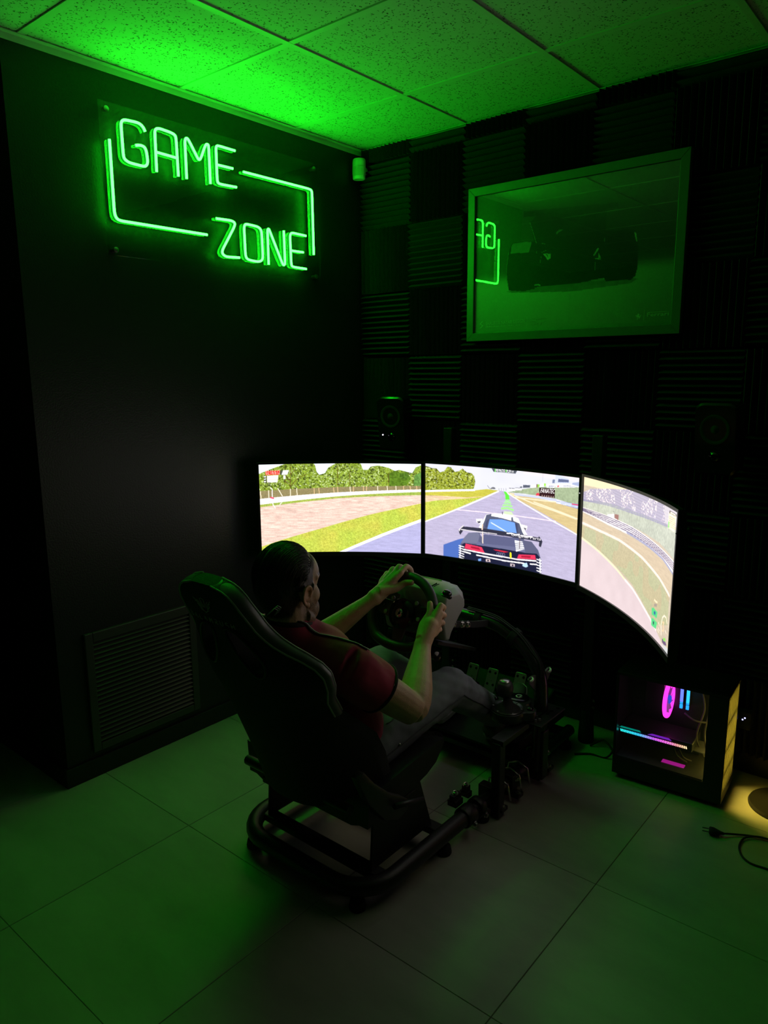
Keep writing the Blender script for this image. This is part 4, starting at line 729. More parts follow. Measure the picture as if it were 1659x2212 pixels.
# ------------------------------------------------------------------ satellite speakers on the foam
for x, lab, led in ((.335, 'black satellite speaker on the foam wall above the left monitor', True), (1.785, 'black satellite speaker on the foam wall above the right monitor', False)):
    s = thing('satellite_speaker', lab, 'speaker', (x, -.10, 1.16), 'satellite speakers on the foam wall')
    sec = []; n = 18
    mb = MB(); prof = rounded(.145, .25, .03)
    mm = Matrix.Translation((x, -.16, 1.288)) @ Matrix.Rotation(R(10 if led else -8), 4, 'Z') @ Matrix.Rotation(R(6), 4, 'X')
    vs = []; m_ = len(prof)
    for d, sc_ in ((-.055, .94), (-.048, 1), (.02, .98), (.055, .80)):
        vs += [mm @ Vector((a*sc_, d, b*sc_)) for a, b in prof]
    fs = [tuple(range(m_)), tuple(range(3*m_, 4*m_))]+[(i*m_+j, i*m_+(j+1) % m_, (i+1)*m_+(j+1) % m_, (i+1)*m_+j) for i in range(3) for j in range(m_)]
    mb.add(vs, fs).build('cabinet', M_blackgloss, s, smooth=True, angle=35)
    ax = (mm.to_3x3() @ Vector((0, -1, 0)))
    MB().lathe([(.050, 0), (.052, .003), (.046, .004), (.030, -.004), (.012, .002), (.004, .006)], mm @ Vector((0, -.054, .035)), ax, 24).build('driver_cone', M_rubber, s, smooth=True, angle=40)
    MB().lathe([(.018, 0), (.019, .003), (.010, .006), (.003, .008)], mm @ Vector((0, -.054, -.06)), ax, 16).build('tweeter', mat('polished_dome', (.12, .12, .12), .12, metal=1.), s, smooth=True)
    MB().box((x-.02, -.12, 1.26), (x+.02, -.047, 1.30)).build('wall_bracket', M_blackmetal, s)
    if led: MB().ellipsoid(mm @ Vector((-.045, -.057, -.052)), (.0032, .0032, .0032), 8, 6).build('power_light', emat('speaker_led', (.9, .8, 1.), 3.), s)
# ------------------------------------------------------------------ cockpit frame
rig = thing('cockpit_frame', 'black tubular racing cockpit frame on the tiled floor under seat and wheel', 'cockpit', (1.03, -.95, 0))
XL, XR, ZT, RT = .755, 1.305, .066, .027
path = [(XL, -.235, ZT), (XL, -1.36, ZT)]
for k in range(9):
    a = R(180+90*k/8); path.append((XL+.13+.13*math.cos(a), -1.39+.13*math.sin(a), ZT))
for k in range(9):
    a = R(270+90*k/8); path.append((XR-.13+.13*math.cos(a), -1.39+.13*math.sin(a), ZT))
path += [(XR, -1.36, ZT), (XR, -.98, ZT)]
MB().tube(path, RT, 18).build('base_tube', M_blackmetal, rig, smooth=True, angle=50)
MB().tube([(XR, -.985, ZT), (XR, -.235, ZT)], .022, 18).build('base_tube', M_blackmetal, rig, smooth=True, angle=50)
# clamp collar where the rail slides, with bolts
def bolt(p, ax, parent, r=.0075):
    MB().lathe([(r*1.5, 0), (r*1.5, .0025), (r, .0026), (r, .009), (r*.55, .0095), (r*.5, .006)], p, ax, 6).build('bolt', M_steel, parent)
def collar(y, w=.05):
    mb = MB().lathe([(.033, 0), (.035, .004), (.035, w-.004), (.033, w)], (XR, y, ZT), (0, 1, 0), 20)
    mb.box((XR-.062, y+.004, ZT+.024), (XR-.028, y+w-.004, ZT+.044)).box((XR-.055, y+.004, ZT+.040), (XR-.035, y+w-.004, ZT+.062))
    c = mb.build('rail_clamp', M_blackmetal, rig, smooth=True, angle=35)
    bolt((XR-.045, y+w*.5, ZT+.062), (0, -.3, 1), c); bolt((XR+.037, y+w*.35, ZT-.012), (1, 0, -.2), c)
collar(-1.03); collar(-.955, .03)
for y in (-.80, -.72, -.66, -.52):
    MB().tube([(XR+.05, y, ZT-.028), (XR+.036, y, ZT+.028), (XR, y, ZT+.045), (XR-.038, y, ZT+.028), (XR-.05, y, ZT-.028)], .004, 6).build('u_bolt', M_steel, rig, smooth=True)
for y in (-.845, -.735, -.58, -.50):
    MB().box((XR-.05, y-.02, ZT-.045), (XR+.055, y+.02, ZT-.030)).box((XR-.045, y-.018, ZT-.03), (XR+.03, y+.018, ZT+.033)).build('clamp_plate', M_blackmetal, rig, bevel=.003)
    bolt((XR+.044, y, ZT-.030), (.2, 0, 1), rig); bolt((XR+.03, y+.008, ZT+.018), (1, -.3, 0), rig)
for x in (XL, XR):
    for y in (-1.135, -.907, -.27):
        MB().lathe([(.024, 0), (.026, .006), (.022, .026), (.013, .030), (.013, .045)], (x+(.0 if x == XR else 0), y, 0), (0, 0, 1), 16).build('rubber_foot', M_rubber, rig, smooth=True, angle=40)
for x in (XL+.05, XR-.05):
    MB().lathe([(.024, 0), (.026, .006), (.022, .026), (.013, .030), (.013, .045)], (x, -1.495, 0), (0, 0, 1), 16).build('rubber_foot', M_rubber, rig, smooth=True, angle=40)
# cross bars
for y in (-1.415, -1.13):
    MB().box((XL+.02, y-.022, ZT-.012), (XR-.02, y+.022, ZT+.012)).build('cross_bar', M_blackmetal, rig, bevel=.004)
for y in (-.60, -.27):
    MB().box((XL, y-.02, ZT-.012), (XR, y+.02, ZT+.012)).build('cross_bar', M_blackmetal, rig, bevel=.004)
# seat risers
for x in (.80, 1.245):
    MB().prism([(-1.43, ZT+.012), (-1.13, ZT+.012), (-1.20, .285), (-1.235, .30), (-1.42, .24)], .008, (x, 0, 0), (0, 1, 0), (0, 0, 1), (1, 0, 0)).build('seat_riser', M_blackmetal, rig, bevel=.002)
    MB().box((x-.02, -1.44, .232), (x+.012, -1.22, .245)).build('slide_rail', M_blackmetal, rig, bevel=.002)
# arch over the legs carrying the wheel
AY = -.58
arch = [(1.34, AY, .06), (1.345, AY, .25), (1.345, AY, .36), (1.335, AY, .43), (1.307, AY, .485), (1.262, AY, .53), (1.205, AY, .562), (1.145, AY, .583), (1.03, AY, .590)]
arch = arch+[(2.06-x, y, z) for x, y, z in arch[-2::-1]]
MB().tube(smooth_path(arch, 5), .026, 18).build('wheel_arch', mat('gloss_black_tube', (.02, .02, .02), .24), rig, smooth=True, angle=50)
for u, v in ((1.07, .012), (1.225, .004)):
    a = smooth_path(arch, 5)
    i = min(range(len(a)//2), key=lambda q: abs(a[q].x-u)); d = (a[i+1]-a[i-1]).normalized()
    MB().lathe([(.030, -.014), (.034, -.011), (.034, .011), (.030, .014)], a[i], d, 18).build('strap', mat('velcro_strap', (.010, .010, .010), .95), rig, smooth=True, angle=40)
for dx, dz in ((0, .031), (.004, .037), (-.004, .034)):
    cb = [(x*1. , y-.012+dx, z+dz) for x, y, z in arch[4:9]]
    MB().tube(smooth_path([(1.352, AY-.02, .36+dz), (1.345, AY-.016, .44+dz)]+cb, 4), .0035, 6).build('cable', M_rubber, rig, smooth=True)
# brackets with bright bushings at the foot of the arch
M_bush = mat('white_nylon_bushing', (.85, .85, .85), .4)
for y, x, z in ((AY-.062, 1.335, .425), (AY+.055, 1.345, .425)):
    s = -1 if y < AY else 1
    b = MB().prism([(AY+s*.02, z-.055), (y+s*.014, z-.004), (y+s*.012, z+.016), (y-s*.006, z+.018), (AY+s*.02, z+.01)], .006, (x-.004, 0, 0), (0, 1, 0), (0, 0, 1), (1, 0, 0)).build('arch_bracket', mat('bracket_enamel', (.10, .10, .10), .4), rig)
    MB().lathe([(.005, .0), (.010, .0), (.0115, .003), (.010, .008), (.006, .008), (.005, .002)], (x+.002, y, z+.005), (-.15, -.6, .8), 16).build('bushing', M_bush, b, smooth=True, angle=40)
# wheel deck
c_w = Vector((1.03, -1.0, .71)); tl = R(22)
e1 = Vector((1, 0, 0)); e2 = Vector((0, math.sin(tl), math.cos(tl))); nn = Vector((0, -math.cos(tl), math.sin(tl))); ff = -nn
def wl(a, b, d): return c_w+e1*a+e2*b+ff*d
MB().prism([(-.11, -.075), (.11, -.075), (.11, -.062), (-.11, -.062)], .26, wl(0, 0, .09), e1, e2, ff).build('wheel_deck', M_blackmetal, rig, bevel=.002)
for x in (.93, 1.125):
    MB().prism([(-.85, .640), (-.70, .598), (-.60, .575), (-.60, .600), (-.70, .622), (-.85, .664)], .006, (x, 0, 0), (0, 1, 0), (0, 0, 1), (1, 0, 0)).build('deck_bracket', M_rubber, rig)
for y, z in ((-.838, .650), (-.784, .634), (-.748, .624)):
    bolt((1.131, y, z), (1, -.2, .2), rig, .009)
MB().lathe([(.006, 0), (.016, .002), (.016, .02), (.005, .024)], (1.12, -.94, .56), (.9, -.3, .3), 12).build('clamp_knob', M_blackgloss, rig, smooth=True, angle=40)
# shifter post and plate, pedal tray
MB().box((1.320, -.878, .006), (1.354, -.842, .280)).build('shifter_post', M_blackmetal, rig, bevel=.003)
MB().box((1.325, -.60, .03), (1.372, -.558, .22)).build('arch_post', M_blackmetal, rig, bevel=.003)
pl = MB().box((1.175, -.705, .292), (1.412, -.515, .298)).box((1.312, -.870, .272), (1.360, -.69, .2915)).build('shifter_plate', M_blackmetal, rig, bevel=.001)
for x, y in ((1.385, -.60), (1.385, -.57), (1.392, -.535), (1.34, -.53), (1.31, -.53), (1.375, -.64)):
    MB().lathe([(.007, 0), (.007, .0008)], (x, y, .2982), (0, 0, 1), 12).build('hole', M_blackgloss, pl)
slot = [(1.325+.045*math.cos(R(a)), -.615+.045*math.sin(R(a)), .2985) for a in range(-70, 100, 10)]
MB().tube(slot, .0035, 6).build('curved_slot', M_blackgloss, pl)
for x, y in ((1.386, -.665), (1.378, -.680)): bolt((x, y, .298), (0, 0, 1), rig, .005)
MB().box((.80, -.64, .105), (1.27, -.22, .117)).box((.80, -.64, .117), (.806, -.22, .145)).box((1.264, -.64, .117), (1.27, -.22, .145)).build('pedal_tray', M_rubber, rig, bevel=.002)

# ------------------------------------------------------------------ pedals
ped = thing('pedal_set', 'set of three perforated metal pedals on the cockpit tray before the driver', 'pedals', (1.03, -.34, .118))
M_ped = mat('brushed_pedal_face', (.34, .34, .34), .35, metal=.9)
MB().prism([(-.46, .118), (-.22, .118), (-.22, .22), (-.27, .20), (-.44, .15)], .40, (.83, 0, 0), (0, 1, 0), (0, 0, 1), (1, 0, 0)).build('pedal_base', M_blackplastic, ped, bevel=.008)
for x, zt, h, lab in ((.925, .300, .10, 'clutch'), (1.02, .302, .10, 'brake'), (1.150, .318, .15, 'gas')):
    d = Vector((0, .42, .905)); nrm_ = Vector((0, -.905, .42)); o = Vector((x, -.372, zt))
    pr = rounded(.05, h, .008)
    pf_ = MB().prism([(a, b-h/2) for a, b in pr], .006, o, (1, 0, 0), d, -nrm_).build('pedal_face', M_ped, ped, bevel=.001)
    for i in (-1, 1):
        for j in range(2 if h < .12 else 3):
            MB().lathe([(.0055, 0), (.0055, .0008)], o+Vector((i*.0135, 0, 0))+d*(-.016-.066*j*(h/.1)*.75)+nrm_*.0001, nrm_, 10).build('hole', M_blackgloss, pf_)
    MB().lathe([(.003, 0), (.0028, .002)], o+d*(-h*.48)+nrm_*.0005, nrm_, 8).build('rivet', M_steel, pf_)
    MB().tube([o+d*(-h*.75)-nrm_*.010, (x, -.345, .20), (x, -.33, .16)], .008, 8).build('pedal_arm', M_blackmetal, ped, smooth=True)

# ------------------------------------------------------------------ steering wheel with its base
sw = thing('steering_wheel', 'black leather gaming steering wheel on a grey motor housing held by the man', 'steering wheel', tuple(c_w))
M_leather = mat('black_leather_grip', (.034, .034, .035), .45, bump=.08, bscale=900)
rim = []
for k in range(64):
    a = 2*math.pi*k/64; r_ = .128
    y = math.sin(a)
    if y < -.72: y = -.72-(abs(y)-.72)*.55       # slightly flattened foot
    rim.append(wl(r_*math.cos(a), r_*y, 0))
MB().tube(rim, .0172, 14, closed=True).build('rim', M_leather, sw, smooth=True)
for k in (17,):
    a = R(70); MB().tube([wl(.128*math.cos(a)+.0157*math.cos(t)*math.cos(a), .128*math.sin(a)+.0157*math.cos(t)*math.sin(a), .0157*math.sin(t)) for t in np.linspace(0, 2*math.pi, 16)], .0006, 4).build('grip_seam', mat('grey_thread', (.3, .3, .3), .7), sw)
M_alu = mat('dark_brushed_spokes', (.10, .10, .10), .3, metal=.9)
def spoke(a0, a1, ri, ro, w0, w1):
    a = (a0+a1)/2; dx, dy = math.cos(a), math.sin(a)
    MB().prism([(dx*ri-dy*w0, dy*ri+dx*w0), (dx*ro-dy*w1, dy*ro+dx*w1), (dx*ro+dy*w1, dy*ro-dx*w1), (dx*ri+dy*w0, dy*ri-dx*w0)], .006, wl(0, 0, .002), e1, e2, ff).build('spoke', M_alu, sw, bevel=.001)
spoke(R(8), R(8), .035, .122, .030, .022); spoke(R(172), R(172), .035, .122, .030, .022); spoke(R(270), R(270), .035, .092, .030, .018)
MB().lathe([(.052, .004), (.052, -.006), (.046, -.012), (.030, -.016), (.012, -.0175)], wl(0, 0, 0), ff, 32).build('hub', M_blackgloss, sw, smooth=True, angle=40)
MB().lathe([(.017, 0), (.016, .004), (.012, .006), (.004, .0068)], wl(0, 0, -.0165), nn, 20).build('hub_cap', mat('polished_cap', (.6, .6, .6), .06, metal=1.), sw, smooth=True)
for a, b in ((-.085, .018), (.085, .018), (-.07, -.006), (.07, -.006), (-.05, .045), (.05, .045)):
    MB().lathe([(.0075, 0), (.007, .004), (.003, .005)], wl(a, b, .001), nn, 12).build('button', mat('grey_button', (.28, .28, .28), .4) if abs(a) < .08 else M_blackgloss, sw, smooth=True, angle=40)
for s in (-1, 1):
    MB().prism([(s*.045, .062), (s*.085, .072), (s*.105, .045), (s*.10, .0), (s*.05, .02)], .003, wl(0, 0, .030), e1, e2, ff).build('paddle', mat('steel_paddle', (.45, .45, .45), .3, metal=1.) , sw, bevel=.0008)
MB().lathe([(.045, 0), (.05, .004), (.055, .05)], wl(0, 0, .008), ff, 24).build('shaft', M_blackplastic, sw, smooth=True, angle=40)
M_house = mat('grey_motor_housing', (.30, .297, .29), .40, bump=.1, bscale=700)
hs = MB(); secs = []
#   a, then outline (d, b): front top, crest, rear top, rear, rear low, underside, front low, front
for a, sc_ in ((-.132, .90), (-.125, .97), (-.105, 1.0), (-.07, 1.03), (-.035, 1.05), (0, 1.05), (.035, 1.05), (.07, 1.03), (.105, 1.0), (.125, .97), (.132, .90)):
    mid = 1 if abs(a) < .08 else (.55 if abs(a) < .11 else 0)
    out_ = [(.045, .086+.010*mid), (.075, .102+.014*mid), (.122, .118+.020*mid), (.165+.025*mid, .102+.036*mid), (.176+.025*mid, .078+.02*mid), (.150+.045*mid, .03), (.125+.05*mid, -.03), (.122, -.058), (.100, -.058), (.060, .0), (.050, .05)]
    cy0, cz0 = .11, .04
    secs.append([wl(a, cz0+(b-cz0)*sc_, cy0+(d-cy0)*sc_) for d, b in out_])
m_ = len(secs[0]); vs = [v for g in secs for v in g]
fs = [tuple(range(m_)), tuple(range(len(vs)-m_, len(vs)))]+[(i*m_+j, i*m_+(j+1) % m_, (i+1)*m_+(j+1) % m_, (i+1)*m_+j) for i in range(len(secs)-1) for j in range(m_)]
house = hs.add(vs, fs).build('motor_housing', M_house, sw, smooth=True, bevel=.010, angle=60)
for i in range(5):
    p = wl(.050+.0075*i, .1150-.0008*i, .064+.004*i)
    MB().tube([p, p+e2*.0135+ff*.026], .0024, 6).build('vent_slot', M_blackgloss, house)
MB().prism([(-.050, .1390), (.050, .1390), (.045, .1452), (-.045, .1452)], .060, wl(0, 0, .122), e1, e2, ff).build('badge_panel', mat('pale_grey_badge', (.27, .27, .26), .4), house, bevel=.002)
for k in range(2):
    MB().box((-.030+.004*k, 0, 0), (.026-.012*k, .0022, .0004), Matrix.Translation(wl(0, .1454, .134+.006*k)) @ Matrix((( e1.x, ff.x, e2.x, 0), (e1.y, ff.y, e2.y, 0), (e1.z, ff.z, e2.z, 0), (0, 0, 0, 1)))).build('badge_line', M_ink, house)
MB().lathe([(.020, -.004), (.020, .004), (.017, .006), (.016, .014), (.012, .018), (.004, .019)], wl(.116, .094, .066), (e2-ff*.4+e1*.3).normalized(), 18).build('clamp_knob', M_blackgloss, sw, smooth=True, angle=40)
MB().tube([wl(-.128, .10, .05), wl(-.148, .06, .02), wl(-.15, .0, .02), wl(-.12, -.06, .06)], .0025, 6).build('cable', M_rubber, sw, smooth=True)

# ------------------------------------------------------------------ gear shifter
gs = thing('gear_shifter', 'black ball-topped gear shifter with G badge on its plate beside the knee', 'gear shifter', (1.275, -.70, .299))
def blob(cs, n=72, k=18.):
    """smooth outline round a set of discs"""
    o = []
    cx_ = sum(c[0] for c in cs)/len(cs); cy_ = sum(c[1] for c in cs)/len(cs)
    for i in range(n):
        a = 2*math.pi*i/n; dx, dy = math.cos(a), math.sin(a); lo, hi = 0, .3
        for _ in range(24):
            mid = (lo+hi)/2; x, y = cx_+dx*mid, cy_+dy*mid
            f = sum(math.exp(-k*((math.hypot(x-c[0], y-c[1])/c[2])-1)) for c in cs)
            if f > 1: lo = mid
            else: hi = mid
        o.append((cx_+dx*lo, cy_+dy*lo))
    return o
ol = blob([(1.285, -.715, .062), (1.275, -.625, .050), (1.215, -.675, .030), (1.345, -.675, .030)], k=9)
MB().prism(ol, .034, (0, 0, .299), (1,0,0), (0,1,0), (0,0,1)).build('shifter_base', mat('satin_black_shell', (.03, .03, .03), .35), gs, bevel=.006, smooth=True, angle=40)
MB().lathe([(.056, 0), (.058, .003), (.055, .006), (.050, .005), (.047, .003)], (1.285, -.715, .333), (0,0,1), 40).build('trim_ring', mat('dark_satin_ring', (.09, .09, .09), .3, metal=.6), gs, smooth=True, angle=40)
MB().lathe([(.046, .0), (.038, .006), (.022, .016), (.015, .030), (.011, .040)], (1.285, -.715, .335), (0,0,1), 24).build('leather_boot', M_rubber, gs, smooth=True, angle=60)
MB().lathe([(.009, 0), (.0085, .03), (.010, .045)], (1.280, -.720, .355), (-.05, -.02, 1), 12).build('shift_rod', M_blackmetal, gs, smooth=True, angle=40)
kb = MB().lathe([(.012, -.034), (.020, -.030), (.0285, -.016), (.031, 0), (.028, .014), (.0215, .024)], (1.276, -.722, .412), (0,0,1), 24).build('shift_knob', M_leather, gs, smooth=True, angle=60)
MB().lathe([(.0218, .0), (.0205, .004), (.014, .0078), (.004, .0094)], (1.276, -.722, .4355), (0,0,1), 20).build('knob_cap', mat('satin_steel_cap', (.45, .45, .45), .3, metal=1.), kb, smooth=True)
bd = MB().lathe([(.036, 0), (.036, .003), (.030, .006), (.010, .0068)], (1.275, -.612, .333), (0,0,1), 28).build('badge', M_blackgloss, gs, smooth=True, angle=30)
gl = [(.011*math.cos(R(a)), .011*math.sin(R(a))) for a in range(50, 330, 20)]
gmb = MB().tube([(1.275+x, -.614+y, .3408) for x, y in gl]+[(1.275+.011, -.614-.001, .3408), (1.275+.002, -.614-.001, .3408)], .0022, 6)
gmb.build('emblem', mat('white_emblem', (.8, .8, .8), .4), bd)
for a in range(20, 380, 60):
    MB().lathe([(.0042, 0), (.0040, .002), (.0015, .0025)], (1.285+.0515*math.cos(R(a)), -.715+.0515*math.sin(R(a)), .3375), (0,0,1), 8).build('screw', M_steel, gs)
for x in (1.208, 1.352):
    MB().lathe([(.013, 0), (.013, .004), (.009, .010), (.003, .012)], (x, -.672, .331), (0,0,1), 14).build('clamp_screw', M_blackgloss, gs, smooth=True, angle=40)

# ------------------------------------------------------------------ racing seat
seat = thing('racing_seat', 'black high-backed racing seat with grey piping and two belt holes under the man', 'seat', (1.02, -1.30, .235))
M_pu = mat('black_leatherette', (.014, .0142, .015), .46, spec=.45, bump=.12, bscale=260)
M_fab = mat('dark_suede_back', (.012, .0125, .014), .75, spec=.3, bump=.3, bscale=400, sheen=.15)
M_band = mat('grey_side_band', (.12, .12, .123), .38, bump=.06, bscale=500)
M_pipe = mat('silver_piping', (.40, .40, .40), .45)
CX = 1.022; ra = R(20); up_ = Vector((0, -math.sin(ra), math.cos(ra))); fw_ = Vector((0, math.cos(ra), math.sin(ra)))
O_ = Vector((CX, -1.66, .60))
def bp(s, t, f): return O_+e1*s+up_*t+fw_*f
SEC = [(.426, .030, 0, .042), (.423, .058, 0, .044), (.410, .090, 0, .048), (.390, .110, 0, .052), (.362, .122, .002, .056), (.330, .130, .008, .060), (.30, .136, .014, .062), (.272, .146, .022, .066), (.248, .160, .030, .070), (.22, .184, .043, .075), (.19, .209, .062, .078), (.158, .230, .078, .080), (.125, .244, .086, .082), (.08, .240, .088, .085), (.03, .218, .092, .09), (-.03, .212, .105, .095), (-.10, .220, .145, .10), (-.18, .228, .185, .10), (-.26, .230, .195, .10), (-.34, .230, .19, .10)]
def interp(t):
    for a, b in zip(SEC[:-1], SEC[1:]):
        if a[0] >= t >= b[0]:
            k_ = (a[0]-t)/(a[0]-b[0]); return [a[i]+(b[i]-a[i])*k_ for i in (1, 2, 3)]
    return SEC[-1][1:]
NS = 22
def rear(s, hw, fe): q = abs(s)/hw; return fe*(.30*q**2+.70*q**4)
def front(s, hw, fe, th): q = abs(s)/hw; fl = .040-.010*min(1, max(0, (fe-.008)/.06)); return rear(s, hw, fe)*(1 if fe < .1 else (.45+.55*q))+fl+(th-fl)*(1-q**4)
mb = MB(); vs = []; fs = []
ts = [s_[0] for s_ in SEC]; tt = []
for a, b in zip(ts[:-1], ts[1:]): tt += [a, (a+b)/2]
tt.append(ts[-1])
for t in tt:
    hw, fe, th = interp(t); hw = max(hw, .01)
    ss = [hw*math.sin(R(-90+180*i/NS)) for i in range(NS+1)]
    vs += [bp(s, t, rear(s, hw, fe)) for s in ss]+[bp(s, t, front(s, hw, fe, th)) for s in ss[::-1]]
m_ = 2*(NS+1)
for i in range(len(tt)-1):
    for j in range(m_): fs.append((i*m_+j, i*m_+(j+1) % m_, (i+1)*m_+(j+1) % m_, (i+1)*m_+j))
fs += [tuple(range(m_)), tuple((len(tt)-1)*m_+j for j in range(m_))]
back = mb.add(vs, fs).build('tmp_back', M_fab, None, smooth=True)
cut = MB()
for s in (-1, 1):
    hole = [(s*.030, .285), (s*.070, .280), (s*.118, .205), (s*.112, .165), (s*.085, .160), (s*.045, .215)]
    cut.prism(hole, .4, bp(0, 0, -.12), e1, up_, fw_)
cutter = cut.build('tmp_cut', M_fab, None, bevel=.006)
md = back.modifiers.new('b', 'BOOLEAN'); md.operation = 'DIFFERENCE'; md.object = cutter; md.solver = 'EXACT'
me = evaluated_mesh(back); me.name = 'backrest'
bpy.data.objects.remove(back); bpy.data.objects.remove(cutter)
me.shade_smooth(); me.set_sharp_from_angle(angle=R(45))
link('backrest', me, seat)
# side band with piping along both edges, from the crown down past the shoulder wing
def edge_path(kind, t0, t1, side, n=46):
    o = []
    for i in range(n+1):
        t = t0+(t1-t0)*i/n; hw, fe, th = interp(t)
        f = rear(hw, hw, fe) if kind == 'r' else front(hw, hw, fe, th)
        o.append(bp(side*hw*1.003, t, f))
    return o
for side in (-1, 1):
    a = edge_path('r', .425, -.03, side); b = edge_path('f', .425, -.03, side)
    bm_ = MB(); vs = []; fs = []
    for p, q in zip(a, b):
        mid_ = (p+q)/2+e1*side*.010
        vs += [p, (p+mid_)/2+e1*side*.003, mid_, (q+mid_)/2+e1*side*.003, q]
    for i in range(len(a)-1):
        for j in range(4): fs.append((i*5+j, i*5+j+1, (i+1)*5+j+1, (i+1)*5+j))
    bm_.add(vs, fs).build('side_band', M_band, seat, smooth=True)
    MB().tube(a, .0028, 6).build('piping', M_pipe, seat, smooth=True); MB().tube(b, .0032, 6).build('piping', M_pipe, seat, smooth=True)
topa = [bp(s, .458-.0*abs(s), .03) for s in np.linspace(-.08, .08, 9)]
# lettering and emblem stitched across the head of the back
M_thread = mat('grey_embroidery', (.62, .62, .62), .6)
letters = [[(0,0),(.7,0),(.9,.25),(.7,.5),(.15,.5)], [(.0,0),(.45,1),(.9,0)], [(.1,1),(.1,0),(.8,0)], [(.0,0),(.45,1),(.9,0)], [(0,0),(.1,1),(.45,.4),(.8,1),(.9,0)], [(.1,0),(.1,.5),(.7,.5),(.85,.75),(.7,1),(.1,1)], [(.05,1),(.05,.2),(.3,0),(.6,0),(.85,.2),(.85,1)], [(.85,1),(.2,1),(.05,.75),(.2,.52),(.7,.48),(.85,.25),(.7,0),(.05,0)], [(.05,0),(.05,1)]]
extra = {0: [(.15,.5),(.7,.5),(.85,.75),(.7,1),(.15,1)], 5: [(.35,.5),(.85,0)], 8: [(.85,0),(.85,1)]}
lt = MB()
def stitch(mbx, pts): mbx.tube([bp(s, t, rear(s, *interp(t)[:2])-.0012) for s, t in pts], .0011, 5)
x0_ = -.112
for i, L_ in enumerate(letters):
    w_ = .0135; h_ = .0145; xo = x0_+i*.0218
    stitch(lt, [(xo+a*w_, .300+b*h_) for a, b in L_])
    if i in extra: stitch(lt, [(xo+a*w_, .300+b*h_) for a, b in extra[i]])
    if i == 8: stitch(lt, [(xo+.05*w_, .300+.5*h_), (xo+.85*w_, .300+.5*h_)])
lt.build('lettering', M_thread, seat)['label'] = 'embroidered word BALAMRUSH'
em = MB()
for s in (-1, 1):
    for pts in ([(0, .330), (.010, .338), (.016, .352), (.028, .366), (.036, .372)], [(.006, .345), (.014, .360), (.022, .368)], [(0, .346), (.005, .356), (.008, .372), (.0, .376)], [(.012, .342), (.022, .350), (.024, .356)], [(.008, .335), (.018, .341)], [(.02, .36), (.03, .362)]):
        stitch(em, [(-.025+s*a, b) for a, b in pts])
em.build('emblem', M_thread, seat)['label'] = 'embroidered winged emblem'
# collars round the belt holes
for s in (-1, 1):
    hole = [(s*.026, .290), (s*.073, .286), (s*.124, .206), (s*.116, .158), (s*.083, .152), (s*.040, .214)]
    pts = [bp(p.x, p.y, rear(p.x, *interp(p.y)[:2])-.001) for p in smooth_path([(a, b, 0) for a, b in hole], 4, closed=True)]
    MB().tube(pts, .0055, 8, closed=True).build('belt_hole_trim', M_blackplastic, seat, smooth=True)
# seat cushion with raised bolsters
mb = MB(); vs = []; fs = []
prof = []
ys = [-1.47, -1.44, -1.39, -1.32, -1.25, -1.18, -1.13, -1.085, -1.055, -1.04]
for y in ys:
    k_ = (y+1.47)/.43
    zc = .295+.062*k_-(.055*max(0, (k_-.8)/.2)**2); zb = .245+.050*k_+.055*max(0, (k_-.6)/.4)**1.6
    hw = (.262-.010*k_)*(1-.16*max(0, (k_-.80)/.20)**2); bol = .075*(1-.55*k_)*(1 if k_ < .9 else .55)
    row = []
    for i in range(17):
        s = -1+2*i/16; z = zc+bol*max(0, (abs(s)-.55)/.45)**1.2*(1 if abs(s) < .93 else .72)
        row.append((CX+s*hw, y, z))
    for i in range(16, -1, -1):
        s = -1+2*i/16; row.append((CX+s*hw*.97, y, zb-(.012 if abs(s) < .8 else 0)))
    vs += row
m_ = 34
for i in range(len(ys)-1):
    for j in range(m_): fs.append((i*m_+j, i*m_+(j+1) % m_, (i+1)*m_+(j+1) % m_, (i+1)*m_+j))
fs += [tuple(range(m_)), tuple((len(ys)-1)*m_+j for j in range(m_))]
mb.add(vs, fs).build('seat_cushion', M_pu, seat, smooth=True, angle=55)
# recliner covers and lever at the hinge
M_hinge = mat('dark_hinge_cover', (.035, .034, .030), .4)
for s in (1,):
    xh = CX+(.262 if s > 0 else -.225)
    pr = [(-1.545, .445), (-1.515, .455), (-1.47, .40), (-1.40, .335), (-1.345, .300), (-1.315, .275), (-1.325, .245), (-1.37, .235), (-1.43, .265), (-1.50, .350)]
    MB().prism(pr, .030*s, (xh-s*.006, 0, 0), (0, 1, 0), (0, 0, 1), (1, 0, 0)).build('hinge_cover', M_hinge, seat, bevel=.008, smooth=True, angle=40)
    if s > 0: MB().tube([(xh+s*.034, -1.40, .30), (xh+s*.038, -1.34, .285), (xh+s*.036, -1.27, .262)], [.009, .008, .007], 10).build('recliner_lever', M_blackplastic, seat, smooth=True)
MB().lathe([(.03, 0), (.034, .006), (.034, .028), (.028, .034)], (.862, -1.452, .298), (-1, 0, 0), 18).build('recliner_knob', M_blackplastic, seat, smooth=True, angle=40)
MB().box((.832, -1.475, .228), (.872, -1.43, .250)).build('recliner_catch', M_blackplastic, seat, bevel=.004)
MB().tube([(CX-.22, -1.505, .31), (CX+.22, -1.505, .31)], .016, 10).build('hinge_bar', M_blackmetal, seat, smooth=True, angle=40)
# strap buckle of the head cushion
bk = MB()
for i in range(3): bk.tube([bp(.138, .318, .062+.006*i), bp(.146, .326, .084+.006*i), bp(.142, .312, .094+.006*i), bp(.134, .300, .086+.006*i)], .0014, 6)
bk.build('strap_buckle', mat('buckle', (.25, .25, .25), .35), seat, smooth=True)
